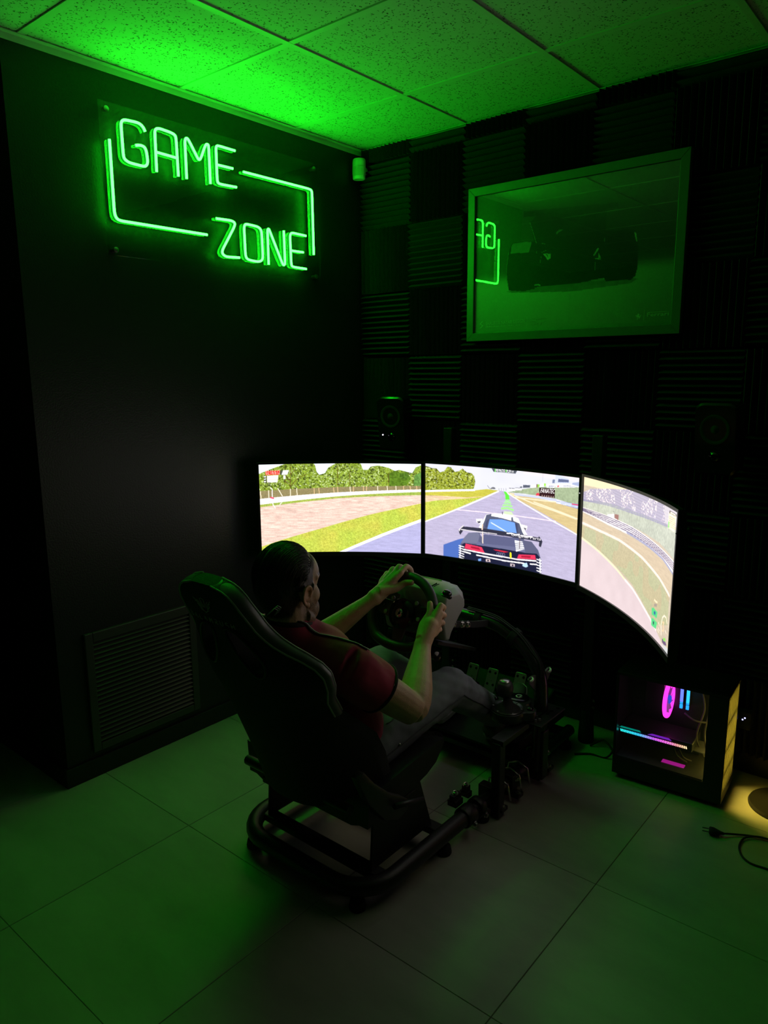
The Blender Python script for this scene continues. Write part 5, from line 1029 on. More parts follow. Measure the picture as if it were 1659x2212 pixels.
# ------------------------------------------------------------------ the driver
HC = Vector((1.018, -1.509, .917))               # centre of the head
man = thing('person', 'man in maroon shirt and grey jeans seated with both hands on the wheel', 'person', (1.03, -1.33, .33))
def rimpt(deg): a = R(deg); rho = e1*math.cos(a)+e2*math.sin(a); return c_w+rho*.128, rho
def hd(x, y, z): return HC+Vector((x, y, z))
B = MB()
# trunk and neck
B.tube([(1.024, -1.335, .36), (1.024, -1.345, .42), (1.024, -1.365, .52), (1.024, -1.410, .62), (1.024, -1.468, .71), (1.024, -1.50, .765)], [.160, .160, .148, .155, .135, .07], 24, ry=[.10, .11, .105, .105, .085, .06], up=(0, 1, 0))
B.tube([(1.024, -1.512, .74), (1.024, -1.522, .80), (1.023, -1.520, .86), hd(0, -.012, -.03)], [.085, .064, .060, .060], 20)
B.tube([(.86, -1.475, .728), (.94, -1.495, .755), (1.024, -1.51, .772), (1.11, -1.495, .755), (1.19, -1.475, .728)], [.048, .042, .042, .042, .048], 16)
# legs and feet (mostly under clothes)
HIPR, KNR, ANR = (1.125, -1.325, .395), (1.185, -.945, .468), (1.160, -.565, .215)
HIPL, KNL, ANL = (.925, -1.325, .395), (.880, -.935, .470), (.905, -.570, .200)
for h_, k_, a_ in ((HIPR, KNR, ANR), (HIPL, KNL, ANL)):
    h_, k_, a_ = Vector(h_), Vector(k_), Vector(a_)
    B.tube([h_-(k_-h_)*.12, h_, h_.lerp(k_, .5), k_], [.075, .078, .066, .052], 16)
    B.tube([k_, k_.lerp(a_, .3), k_.lerp(a_, .7), a_], [.050, .048, .040, .034], 16)
    B.tube([a_+Vector((0, -.03, -.02)), a_+Vector((0, .06, -.02)), a_+Vector((0, .15, .02))], [.036, .036, .03], 12)
# arms
SHR, ELR, WRR = Vector((1.212, -1.470, .712)), Vector((1.290, -1.277, .540)), Vector((1.183, -1.088, .660))
SHL, ELL, WRL = Vector((.838, -1.465, .715)), Vector((.770, -1.245, .575)), None
q, rho = rimpt(117); WRL = q+nn*.082-e2*.082-e1*.008
def arm(s, e, w):
    d = (e-s); f = (w-e)
    B.tube([s-d*.06, s, s+d*.35, s+d*.75, e], [.036, .050, .056, .052, .046], 18)
    B.tube([e-f*.10, e, e+f*.14, e+f*.34, e+f*.65, e+f*.9, w], [.030, .045, .0505, .0495, .0385, .0295, .0285], 18, ry=[.028, .044, .048, .046, .034, .0245, .0235], up=(0, 0, 1))
arm(SHR, ELR, WRR); arm(SHL, ELL, WRL)
# hands: five jointed fingers each, closed on the rim
def hand(w, fingers, thumb, palm_mid):
    mc = [f[0] for f in fingers]
    for k, f in enumerate(fingers):
        rk = (.0098, .0100, .0096, .0084)[k]
        B.tube(smooth_path(f, 4), [rk*(1.06-.16*i/(4*(len(f)-1))) for i in range(4*(len(f)-1)+1)], 12)
        B.ellipsoid(f[-1], (rk*.9,)*3, 12, 8); B.ellipsoid(f[1], (rk*1.08,)*3, 12, 8); B.ellipsoid(f[0], (rk*1.22,)*3, 12, 8)
        B.tube([w, w.lerp(f[0], .4)+(palm_mid-w.lerp(f[0], .5))*.25, w.lerp(f[0], .8), f[0]], [.0180, .0165, .0135, .0115], 12)
    B.ellipsoid(palm_mid, (.026, .026, .026), 14, 10); B.ellipsoid(w, (.0285, .0285, .0285), 16, 10)
    B.tube([w, w.lerp(palm_mid, .5), palm_mid], [.0275, .0270, .0255], 16)
    B.tube(smooth_path(thumb, 4), [.0195-.0105*min(1, i/9) if i < 5 else .0128-.0030*(i-5)/(4*(len(thumb)-1)-4) for i in range(4*(len(thumb)-1)+1)], 12)
    B.ellipsoid(thumb[-1], (.0098,)*3, 12, 8)
# right hand at three o'clock
fr_ = []
for dg, l in ((20, 1.0), (10.5, 1.06), (1, 1.0), (-8, .88)):
    p, rh = rimpt(dg)
    fr_.append([p+rh*.034+nn*.010, p+rh*.024*l-nn*.024, p-rh*.006-nn*.032*l, p-rh*.026*l-nn*.012])
p0, rh0 = rimpt(3); pt_, rht = rimpt(25); pm, rhm = rimpt(10)
th_r = [WRR+e2*.018+nn*.006-e1*.006, p0+nn*.044-e2*.022-rh0*.002, pm+nn*.030+rhm*.004, pt_+nn*.023+rht*.002]
hand(WRR, fr_, th_r, p0+rh0*.022+nn*.038-e2*.020)
# left hand near eleven o'clock
fl_ = []
for dg, l in ((98, 1.0), (108, 1.06), (118, 1.0), (127.5, .88)):
    p, rh = rimpt(dg)
    fl_.append([p+rh*.006+nn*.036, p+rh*.032*l+nn*.010, p+rh*.026-nn*.022*l, p+rh*.002-nn*.030*l])
p0, rh0 = rimpt(112); pm, rhm = rimpt(90); pt_, rht = rimpt(76)
th_l = [WRL+e2*.022+e1*.012+nn*.002, p0+nn*.040-rh0*.042+e1*.014, pm+nn*.026-rhm*.026, pt_+nn*.024-rht*.016]
hand(WRL, fl_, th_l, p0+nn*.040-e2*.028)
HRot = Matrix.Rotation(R(2), 3, 'Z') @ Matrix.Rotation(R(-2), 3, 'X')
def turned(mb):
    mb.v = [tuple(HC+HRot @ (Vector(v)-HC)) for v in mb.v]; return mb
B2 = MB()
# head: skull, jaw, features
B2.ellipsoid(hd(0, -.010, .022), (.0745, .0985, .1015), 28, 18)
B2.ellipsoid(hd(0, .034, .036), (.0640, .0690, .0720), 24, 16)
B2.ellipsoid(hd(0, .030, -.030), (.0650, .0650, .0840), 24, 16)
B2.ellipsoid(hd(0, .040, -.075), (.0520, .0480, .0430), 20, 14)
B2.ellipsoid(hd(0, .052, -.066), (.0600, .0500, .0500), 20, 14)
B2.ellipsoid(hd(0, .074, -.096), (.026, .018, .020), 16, 10)
for s in (-1, 1):
    B2.ellipsoid(hd(s*.042, .050, -.022), (.025, .030, .032), 16, 10)
    B2.tube([hd(s*.060, .052, .030), hd(s*.040, .079, .031), hd(s*.014, .091, .026)], [.008, .0095, .009], 10)
    B2.tube([hd(s*.058, .012, -.075), hd(s*.050, .042, -.090), hd(s*.022, .072, -.098)], [.018, .016, .014], 10)
    B2.tube([hd(s*.056, .030, .005), hd(s*.060, .02, .012)], [.018, .02], 10)
    # ear: rim, lobe, inner bowl
    er = [hd(s*(.070+x), y, z) for x, y, z in ((.004, .014, -.010), (.010, .013, .004), (.014, .006, .016), (.016, -.008, .021), (.018, -.021, .014), (.017, -.026, -.002), (.013, -.021, -.018), (.009, -.010, -.031), (.006, .002, -.037))]
    B2.tube(smooth_path(er, 4), .0046, 10)
    B2.ellipsoid(hd(s*.076, .003, -.036), (.006, .009, .010), 12, 8)
    B2.tube(smooth_path([hd(s*(.070+x), y, z) for x, y, z in ((.009, .004, .010), (.012, -.010, .011), (.012, -.015, -.003), (.008, -.008, -.017), (.006, .006, -.018))], 4), .0034, 8)
    B2.ellipsoid(hd(s*.074, -.009, -.005), (.006, .015, .022), 12, 8)
    B2.ellipsoid(hd(s*.077, .012, -.012), (.004, .004, .007), 10, 6)
B2.tube([hd(0, .091, .022), hd(0, .101, .004), hd(0, .108, -.018), hd(0, .110, -.028)], [.009, .0095, .0115, .0125], 12)
for s in (-1, 1): B2.ellipsoid(hd(s*.011, .100, -.029), (.009, .010, .008), 10, 8)
B2.ellipsoid(hd(0, .088, -.058), (.026, .012, .007), 14, 8); B2.ellipsoid(hd(0, .086, -.070), (.023, .012, .008), 14, 8)
turned(B2); B.add(B2.v, B2.f)
me = remeshed(B, 'body', .0032, smooth=5, factor=.5)
# skin tone with stubble and close-cropped hair as its own colour
ca = me.color_attributes.new('tone', 'FLOAT_COLOR', 'POINT')
nv = len(me.vertices); co = np.empty(nv*3); me.vertices.foreach_get('co', co); co = co.reshape(-1, 3)
L_ = (co-np.array(HC)[None]) @ np.array(HRot)
def sst(a, b, x): t = np.clip((x-a)/(b-a), 0, 1); return t*t*(3-2*t)
skin = np.array([.60, .36, .235])
tone = np.tile(skin, (nv, 1))
head_m = L_[:, 2] > -.135
near = head_m & (np.abs(L_[:, 0]) < .10) & (np.abs(L_[:, 1]) < .16)
nz = np.array([mnoise.noise(Vector(p)*260.) for p in co[near]])
l = L_[near]
beard = sst(-.022, -.045, l[:, 2]+.25*np.clip(l[:, 1]-.06, 0, 1))*sst(-.018, .012, l[:, 1])*(1-sst(-.112, -.135, l[:, 2])*.6)
lips = np.exp(-((l[:, 0]/.024)**2+((l[:, 2]+.064)/.011)**2))*(l[:, 1] > .085)
beard = np.clip(beard*(1-lips), 0, 1)*(.62+.5*nz)
zl = np.interp(l[:, 1], [-.11, -.04, -.02, -.008, .004, .020, .030, .038, .052, .070, .095], [-.085, -.068, -.03, .0, .012, -.014, .004, .044, .066, .082, .098])
scalp = sst(-.004, .010, l[:, 2]-zl+.004*nz)
ear = (np.abs(l[:, 0]) > .0715+.0065*(l[:, 2] > .006)) & (l[:, 2] < .027) & (l[:, 2] > -.05) & (np.abs(l[:, 1]+.005) < .026)
scalp[ear] = 0; beard[ear] = 0
brow = np.exp(-((l[:, 2]-.036)/.006)**2)*(l[:, 1] > .05)*(np.abs(l[:, 0]) > .012)*(np.abs(l[:, 0]) < .058)
dark = np.clip(np.maximum(np.maximum(beard*.92, scalp*.93), brow*.85), 0, 1)[:, None]
t_ = tone[near]*(1-dark)+np.array([.022, .016, .012])*dark
t_[ear] = skin*np.array([1.06, .92, .85])
tone[near] = t_
rgba = np.ones((nv, 4), np.float32); rgba[:, :3] = tone
ca.data.foreach_set('color', rgba.reshape(-1))
M_skin = mat('skin', (.43, .235, .14), .5, spec=.4, bump=.12, bscale=260, var=.10, vscale=30, vcol='tone')
setin(M_skin.node_tree.nodes['Principled BSDF'], 'Subsurface Weight', .12)
M_skin.node_tree.nodes['Principled BSDF'].inputs['Subsurface Radius'].default_value = (.01, .004, .002)
me.materials.append(M_skin)
body_o = link('body', me, man)
# eyes, nails
for s in (-1, 1):
    eb = turned(MB().ellipsoid(hd(s*.031, .0735, .008), (.0120, .0120, .0110), 16, 10)).build('eye', mat('eye_white', (.75, .72, .70), .15), man, smooth=True)
    turned(MB().ellipsoid(hd(s*.031, .0832, .007), (.0052, .003, .0052), 12, 8)).build('iris', mat('brown_iris', (.04, .02, .01), .1), eb, smooth=True)
M_nail = mat('fingernail', (.52, .32, .25), .28)
def nail(tip, prev, nrm_, w=.0060):
    d = (tip-prev).normalized(); nr = (nrm_-d*nrm_.dot(d)).normalized(); sd = d.cross(nr)
    nb = MB(); vs = []
    for i in range(5):
        for j in range(5):
            a = -1+2*i/4; b = -1+2*j/4
            vs.append(tip-d*.001+nr*(.0092-.0028*a*a-.001*max(0, b))+sd*(a*w)+d*(b*.0062*(1-.12*a*a)))
    nb.add(vs, [(i*5+j, (i+1)*5+j, (i+1)*5+j+1, i*5+j+1) for i in range(4) for j in range(4)])
    nb.build('fingernail', M_nail, man, smooth=True)
nail(th_l[-1], th_l[-2], nn*.8+e2*.5); nail(th_r[-1], th_r[-2], nn)
# hair combed straight back: a cap with combed ridges and loose strands
def skull(a, b):
    """a: -1..1 across from ear to ear; b: 0 hairline .. 1 nape"""
    ph = a*R(80); th = R(38)+b*R(172)                       # th measured back over the top from the forehead
    d = Vector((math.sin(ph), math.cos(ph)*math.cos(th), math.cos(ph)*math.sin(th)))
    return d
def surf(d, off): # point just above the skull ellipsoid
    r_ = Vector((.0765, .1005, .1035)); k_ = 1/math.sqrt((d.x/r_.x)**2+(d.y/r_.y)**2+(d.z/r_.z)**2)
    p = d*k_; return hd(0, -.010, .022)+p+d*off
HN, HM = 90, 40
hb = MB(); vs = []; fs = []
for i in range(HN+1):
    a = -1+2*i/HN
    for j in range(HM+1):
        b = j/HM
        b0 = .02+.10*abs(a)**2.2                         # recedes at the temples
        bb = b0+(1-b0-.06*abs(a)**1.5)*b
        edge = min(1, b*9)*min(1, (1-b)*5)*min(1, (1-abs(a))*7)
        rid = mnoise.noise(Vector((a*30, bb*2.2, 1.7)))*.0026+mnoise.noise(Vector((a*75, bb*3.0, 4.)))*.0012
        lift = .0105*math.sin(math.pi*min(1, max(0, bb*1.25)))**.7
        vs.append(surf(skull(a, bb), -.003+(lift+.002+rid)*edge))
for i in range(HN):
    for j in range(HM): fs.append((i*(HM+1)+j, (i+1)*(HM+1)+j, (i+1)*(HM+1)+j+1, i*(HM+1)+j+1))
M_hair = mat('black_hair', (.010, .008, .007), .40, spec=.55)
hair = turned(hb.add(vs, fs)).build('hair', M_hair, man, smooth=True)
sb = MB()
for k in range(620):
    a = random.uniform(-.93, .93); bs = random.uniform(.0, .45) if k % 3 else random.uniform(.0, .08); ln = random.uniform(.25, .5)
    b0 = .02+.10*abs(a)**2.2; w1 = random.uniform(-.05, .05); h0 = random.uniform(.0005, .0030)
    pts = []
    for q_ in range(8):
        f = q_/7; bb = min(.96, b0+bs+ln*f); aa = max(-1, min(1, a*(1+.10*f)+w1*f*f))
        lift = .0105*math.sin(math.pi*min(1, max(0, bb*1.25)))**.7
        pts.append(surf(skull(aa, bb), lift*min(1, (bb-b0)*9)+h0*math.sin(math.pi*min(1, f+.12))))
    sb.tube(pts, [.0007*(1-.6*i/7) for i in range(8)], 3, cap=False)
strands = turned(sb).build('hair_strands', mat('black_hair_strand', (.014, .011, .010), .32, spec=.6), hair, smooth=True, fix=False)
strands['kind'] = 'stuff'
# shirt
S = MB()
S.tube([(1.024, -1.335, .375), (1.024, -1.345, .44), (1.024, -1.368, .53), (1.024, -1.415, .63), (1.024, -1.470, .715), (1.024, -1.508, .778), (1.023, -1.514, .812), (1.023, -1.513, .838)], [.180, .184, .178, .190, .178, .122, .078, .067], 28, ry=[.125, .135, .132, .134, .118, .085, .072, .068], up=(0, 1, 0))
S.tube([(.825, -1.468, .717), (.93, -1.492, .740), (1.024, -1.508, .755), (1.118, -1.492, .740), (1.223, -1.470, .717)], [.070, .062, .062, .062, .070], 18)
HEM = {}
for s_, e_, w_ in ((SHR, ELR, WRR), (SHL, ELL, WRL)):
    d = e_-s_
    S.tube([s_-d*.10, s_+d*.02, s_+d*.18, s_+d*.33, s_+d*.45], [.068, .078, .078, .075, .073], 20)
    HEM[s_.x > 1] = (s_+d*.445, d.normalized())
me = remeshed(S, 'shirt', .006, smooth=6)
vn_ = [v.normal.copy() for v in me.vertices]
for v, nr_ in zip(me.vertices, vn_):
    p = v.co.copy(); amp = .0032
    n_ = mnoise.noise(p*9+Vector((0, 0, p.z*6)))*amp*1.3+mnoise.noise(Vector((p.x*22+p.z*14, p.y*22-p.x*9, p.z*10)))*amp*.9
    v.co = p+nr_*n_
M_shirt = mat('maroon_jersey', (.40, .018, .072), .82, spec=.25, bump=.25, bscale=900, var=.08, vscale=14, sheen=.25)
me.materials.append(M_shirt)
shirt = link('shirt', me, man)
M_trim = mat('dark_sleeve_trim', (.020, .012, .016), .8)
for k_, (p, d) in HEM.items():
    u = d.cross(Vector((0, 0, 1))).normalized(); w_ = d.cross(u)
    ring = [p+u*.0722*math.cos(t)+w_*.0722*math.sin(t) for t in np.linspace(0, 2*math.pi, 36, endpoint=False)]
    MB().tube(ring, .0042, 8, closed=True).build('sleeve_hem', M_trim, shirt, smooth=True)
# neck band and shoulder piping follow the shirt's surface
from mathutils.bvhtree import BVHTree
bmx = bmesh.new(); bmx.from_mesh(me); tree = BVHTree.FromBMesh(bmx)
def onshirt(p, off): q, n_, i, dist = tree.find_nearest(Vector(p)); return q+n_*off
nb = [Vector((1.022+.0675*math.cos(t), -1.512+.067*math.sin(t), .822-.014*math.sin(t))) for t in np.linspace(0, 2*math.pi, 32, endpoint=False)]
MB().tube(nb, .0055, 10, closed=True, ry=.009).build('collar', M_trim, shirt, smooth=True)
M_pw = mat('white_piping', (.62, .60, .58), .6)
for s in (-1, 1):
    base = [(1.024+s*x, y, z) for x, y, z in ((.061, -1.525, .84), (.086, -1.502, .83), (.116, -1.487, .82), (.156, -1.466, .81), (.191, -1.455, .79), (.228, -1.430, .76))]
    a = [onshirt(p, .0015) for p in smooth_path(base, 5)]
    b = [onshirt(p+Vector((0, -.010, .004)), .0015) for p in smooth_path(base, 5)]
    MB().tube(a, .0020, 6).build('shoulder_piping', M_pw, shirt, smooth=True)
    MB().tube(b, .0036, 6).build('shoulder_piping', M_trim, shirt, smooth=True)
# jeans
J = MB()
J.tube([(1.024, -1.36, .36), (1.024, -1.34, .42), (1.024, -1.345, .455)], [.172, .182, .180], 24, ry=[.10, .125, .128], up=(0, 1, 0))
for h_, k_, a_ in ((HIPR, KNR, ANR), (HIPL, KNL, ANL)):
    h_, k_, a_ = Vector(h_), Vector(k_), Vector(a_)
    J.tube([h_-(k_-h_)*.18, h_, h_.lerp(k_, .4), h_.lerp(k_, .8), k_], [.090, .095, .086, .075, .067], 20)
    J.ellipsoid(k_+Vector((0, .006, .0)), (.066, .066, .066), 18, 12)
    J.tube([k_, k_.lerp(a_, .25), k_.lerp(a_, .6), k_.lerp(a_, .98)], [.065, .066, .058, .056], 20)
jm = remeshed(J, 'jeans', .006, smooth=6)
vn_ = [v.normal.copy() for v in jm.vertices]
for v, nr_ in zip(jm.vertices, vn_):
    p = v.co.copy()
    kn = math.exp(-((p-Vector(KNR)).length/.13)**2)
    v.co = p+nr_*(mnoise.noise(Vector((p.x*16, p.y*9+p.z*12, p.z*20)))*.0040+mnoise.noise(p*38)*.0015+kn*.0012*math.sin((p.y*.6+p.z)*150))
M_jean = mat('washed_grey_denim', (.19, .205, .24), .85, spec=.2, bump=.35, bscale=1100, var=.28, vscale=11)
jm.materials.append(M_jean)
jeans = link('jeans', jm, man)
bmj = bmesh.new(); bmj.from_mesh(jm); tj = BVHTree.FromBMesh(bmj)
def onj(p, off): q, n_, i, dist = tj.find_nearest(Vector(p)); return q+n_*off
M_seam = mat('denim_seam', (.055, .06, .07), .85)
hr, kr, ar = Vector(HIPR), Vector(KNR), Vector(ANR)
for dx, dz in ((.10, .0), ):
    MB().tube([onj(hr.lerp(kr, f)+Vector((.10, 0, -.012)), .0008) for f in np.linspace(-.12, 1, 16)]+[onj(kr.lerp(ar, f)+Vector((.10, -.012, -.01)), .0008) for f in np.linspace(.1, .95, 10)], .0022, 6).build('side_seam', M_seam, jeans, smooth=True)
MB().tube([onj((1.125+.10*math.cos(t), -1.285+.05*math.sin(t)*1.2, .50), .0008) for t in np.linspace(-.2, 1.5, 9)], .0020, 6).build('pocket_seam', M_seam, jeans, smooth=True)
MB().tube([onj((1.225, y, z), .001) for y, z in ((-1.345, .455), (-1.338, .425), (-1.330, .395))], .0034, 6).build('belt_loop', M_seam, jeans, smooth=True)
rv = onj((1.24, -1.262, .40), .0)
MB().ellipsoid(rv, (.0042, .0042, .0042), 10, 8).build('rivet', M_steel, jeans, smooth=True)
# shoes
M_shoe = mat('dark_trainers', (.06, .065, .06), .6)
for a_, pit in ((ANR, 32), (ANL, 12)):
    a_ = Vector(a_); mm = Matrix.Translation(a_+Vector((0, .0, -.045))) @ Matrix.Rotation(R(pit), 4, 'X')
    sh_ = MB(); vs = []; fs = []
    rows = [(-.065, .020, .055), (-.055, .034, .075), (-.02, .040, .088), (.03, .040, .080), (.08, .043, .058), (.13, .046, .046), (.17, .042, .040), (.195, .030, .032), (.205, .012, .022)]
    n = 16
    for y, w_, h_ in rows:
        for k in range(n):
            t = 2*math.pi*k/n; x = w_*math.cos(t); z = (h_*.5)*(1+math.sin(t)) if math.sin(t) > 0 else h_*.5*(1+math.sin(t)*1.0)
            vs.append(mm @ Vector((x, y, z-.012)))
    for i in range(len(rows)-1):
        for k in range(n): fs.append((i*n+k, i*n+(k+1) % n, (i+1)*n+(k+1) % n, (i+1)*n+k))
    fs += [tuple(range(n)), tuple((len(rows)-1)*n+k for k in range(n))]
    so = sh_.add(vs, fs).build('shoe', M_shoe, man, smooth=True, angle=60)
    sole = MB(); vs = []; fs = []
    for y, w_, h_ in rows:
        for x, z in ((-w_, -.016), (w_, -.016), (w_*1.03, .004), (-w_*1.03, .004)): vs.append(mm @ Vector((x, y*1.02, z)))
    for i in range(len(rows)-1):
        for k in range(4): fs.append((i*4+k, i*4+(k+1) % 4, (i+1)*4+(k+1) % 4, (i+1)*4+k))
    fs += [(0, 1, 2, 3), tuple(4*(len(rows)-1)+k for k in range(4))]
    sole.add(vs, fs).build('sole', mat('pale_rubber_sole', (.35, .36, .34), .6), so, bevel=.002)
    for q_ in range(4):
        MB().tube([mm @ Vector((-.022, .03+.022*q_, .070-.008*q_)), mm @ Vector((0, .034+.022*q_, .077-.009*q_)), mm @ Vector((.022, .03+.022*q_, .070-.008*q_))], .0022, 6).build('lace', mat('pale_lace', (.3, .3, .29), .8), so, smooth=True)
# ------------------------------------------------------------------ computer on the floor
PO = Vector((1.538, -.357, 0)); ang = R(3.8)
PMx = Matrix.Translation(PO) @ Matrix.Rotation(ang, 4, 'Z')
def pc(x, y, z): return PMx @ Vector((x, y, z))
pex, pey = PMx.to_3x3() @ Vector((1, 0, 0)), PMx.to_3x3() @ Vector((0, 1, 0)); pez = Vector((0, 0, 1))
PW, PD, PH = .385, .205, .425
pcx = thing('computer_tower', 'black glass-sided computer tower with coloured lights inside on the floor', 'computer', tuple(PO+Vector((.2, .1, 0))))
M_case_ = mat('black_case_steel', (.012, .012, .013), .35)
def pbox(name, lo, hi, m, parent=pcx, bevel=0.): return MB().box(lo, hi, PMx).build(name, m, parent, bevel=bevel)
pbox('floor_panel', (.004, .004, .018), (PW-.004, PD, .03), M_case_); pbox('top_panel', (0, 0, PH-.014), (PW, PD, PH), M_case_, bevel=.003)
pbox('rear_panel', (0, .0, .018), (.010, PD, PH-.014), M_case_); pbox('far_side_panel', (.01, PD-.006, .018), (PW, PD, PH-.014), M_case_)
pbox('side_frame', (.01, 0, .018), (PW, .006, .085), M_case_); pbox('side_frame', (.322, 0, .085), (PW, .006, PH-.014), M_case_)
for x in (.03, .33):
    for y in (.02, PD-.05): pbox('foot', (x, y, 0), (x+.04, y+.03, .018), M_rubber)
pbox('glass_pane', (.012, .0012, .085), (.322, .0042, PH-.014), glassmat('smoked_pane', (.86, .86, .88), .04))
# front: a lit ribbed translucent panel inside a dark surround
def yellow_mat():
    m = bpy.data.materials.new('yellow_lit_front'); m.use_nodes = True; nt = m.node_tree; b = nt.nodes['Principled BSDF']
    b.inputs['Base Color'].default_value = (.3, .26, .06, 1); b.inputs['Roughness'].default_value = .3
    tc = nt.nodes.new('ShaderNodeTexCoord'); mp = nt.nodes.new('ShaderNodeMapping'); mp.inputs['Scale'].default_value = (14, 14, 3.2)
    no = nt.nodes.new('ShaderNodeTexNoise'); no.inputs['Scale'].default_value = 2.2; no.inputs['Detail'].default_value = 5
    nt.links.new(tc.outputs['Object'], mp.inputs[0]); nt.links.new(mp.outputs[0], no.inputs['Vector'])
    cr = nt.nodes.new('ShaderNodeValToRGB'); cr.color_ramp.elements[0].position = .34; cr.color_ramp.elements[0].color = (.10, .085, .006, 1)
    cr.color_ramp.elements[1].position = .70; cr.color_ramp.elements[1].color = (.62, .50, .05, 1)
    nt.links.new(no.outputs['Fac'], cr.inputs[0]); nt.links.new(cr.outputs[0], b.inputs['Emission Color']); b.inputs['Emission Strength'].default_value = PC_YELLOW
    return m
M_yel = yellow_mat()
pbox('front_surround', (PW-.012, .006, .018), (PW, PD-.006, .05), M_case_)
# light comes from a glowing sheet deep behind upright louvres
pbox('light_sheet', (PW-.030, .014, .052), (PW-.027, PD-.014, PH-.02), emat('yellow_light_sheet', (1., .72, .085), 32.0*PC_YELLOW))
pbox('light_baffle', (PW-.036, .006, .045), (PW-.032, PD-.006, PH-.014), M_case_)  # opaque panel added to keep the yellow light out of the case
M_louv = mat('brushed_yellow_louvre', (.065, .062, .028), .42, var=.5, vscale=5)
for k in range(11):
    y = .012+(PD-.028)*k/10
    pbox('louvre', (PW-.020, y, .052), (PW-.001, y+.004, PH-.02), M_louv)
for z in (.11, .118, .20, .208, .30, .308, .40): pbox('louvre_tie', (PW-.012, .014, z), (PW-.004, PD-.014, z+.003), M_louv)
# innards
pbox('motherboard', (.015, .165, .095), (.27, .170, PH-.02), mat('dark_circuit_board', (.015, .016, .022), .45))
pbox('power_supply_shroud', (.012, .008, .031), (.318, .198, .088), mat('grey_shroud', (.10, .10, .095), .4))
pbox('drive_bracket', (.225, .07, .155), (.318, .16, .159), mat('pale_bracket', (.32, .32, .30), .35, metal=.5), bevel=.001)
pbox('cooler_block', (.085, .085, .265), (.150, .163, .385), mat('cooler_fins', (.05, .05, .055), .4, metal=.8))
M_pink = emat('pink_fan_ring', (1.0, .03, .62), 3.2)
fan = MB()
fc = pc(.165, .10, .318)
ringp = [fc+pey*(.058*math.cos(t))+pez*(.063*math.sin(t)) for t in np.linspace(0, 2*math.pi, 40, endpoint=False)]
fo = MB().tube(ringp, .0075, 10, closed=True).build('cooler_fan', M_pink, pcx, smooth=True)
M_blade = mat('translucent_blade', (.45, .12, .40), .4, emit=(.35, .06, .42), estr=.5)
for k in range(9):
    a = 2*math.pi*k/9
    d = pey*math.cos(a)+pez*math.sin(a); s_ = pey*-math.sin(a)+pez*math.cos(a)
    MB().add([fc+d*.016-s_*.005-pex*.004, fc+d*.016+s_*.005+pex*.004, fc+d*.047+s_*.016+pex*.006, fc+d*.047-s_*.008-pex*.006], [(0, 1, 2, 3)]).build('fan_blade', M_blade, fo, fix=False)
MB().lathe([(.016, -.006), (.017, .004), (.012, .008), (.003, .009)], fc, pex, 18).build('fan_hub', mat('lit_blue_hub', (.02, .05, .3), .4, emit=(.02, .12, .9), estr=.8), fo, smooth=True)
for i, (x, col) in enumerate(((.203, (.10, .16, 1.0)), (.225, (.02, .40, 1.0)))):
    rm = pbox('memory_stick', (x, .115, .290), (x+.006, .163, .405), M_case_)
    for z0, z1, c2, st_ in ((.290, .305, (.02, .35, .9), 1.2), (.309, .313, (.02, .4, .95), 1.), (.316, .38, col, 1.7), (.384, .395, (.55, .25, 1.), 1.4), (.398, .405, col, 1.)):
        MB().box((x-.001, .109, z0), (x+.009, .115, z1), PMx).build('light_bar', emat('memory_light', c2, st_*1.6), rm)
gpu = pbox('graphics_card', (.012, .035, .165), (.272, .155, .198), mat('graphics_shroud', (.02, .02, .022), .35), bevel=.004)
n_ = 40
for k in range(n_):
    f = k/(n_-1)
    stops = [(0, (.02, .75, .62)), (.28, (.03, .5, 1.)), (.5, (.45, .10, 1.)), (.68, (1., .12, .75)), (.86, (1., .30, .30)), (1, (1., .62, .30))]
    for (f0, c0), (f1, c1) in zip(stops[:-1], stops[1:]):
        if f0 <= f <= f1+1e-6: w_ = (f-f0)/(f1-f0); colr = tuple(c0[i]+(c1[i]-c0[i])*w_ for i in range(3)); break
    x = .016+.236*f
    MB().prism([(x, .175), (x+.0030, .175), (x+.0002, .184), (x-.0028, .184)], .002, pc(0, .0325, 0), pex, pez, pey).build('light_dash', emat('rainbow_light', colr, 2.6), gpu)
MB().prism([(-.02+.03, .190), (.09, .190), (.085, .196), (.016, .196)], .002, pc(0, .033, 0), pex, pez, pey).build('light_strip', emat('teal_strip', (.0, .35, .25), .8), gpu)
MB().prism([(.115, .190), (.20, .190), (.19, .197), (.13, .197)], .002, pc(0, .033, 0), pex, pez, pey).build('light_strip', emat('violet_strip', (.22, .02, .6), 1.), gpu)
for x in (.07, .145, .215):
    MB().lathe([(.036, 0), (.036, -.004), (.012, -.005)], pc(x, .095, .166), (0, 0, 1), 20).build('card_fan', M_blackplastic, gpu, smooth=True, angle=40)
MB().box((.165, .05, .0885), (.245, .075, .0895), PMx).build('reflection_glow_plate', mat('pink_reflection_glow', (.5, .04, .36), .25, emit=(.8, .02, .5), estr=.5), pcx)  # pink reflection on the shroud, put in as a plate's own colour and glow
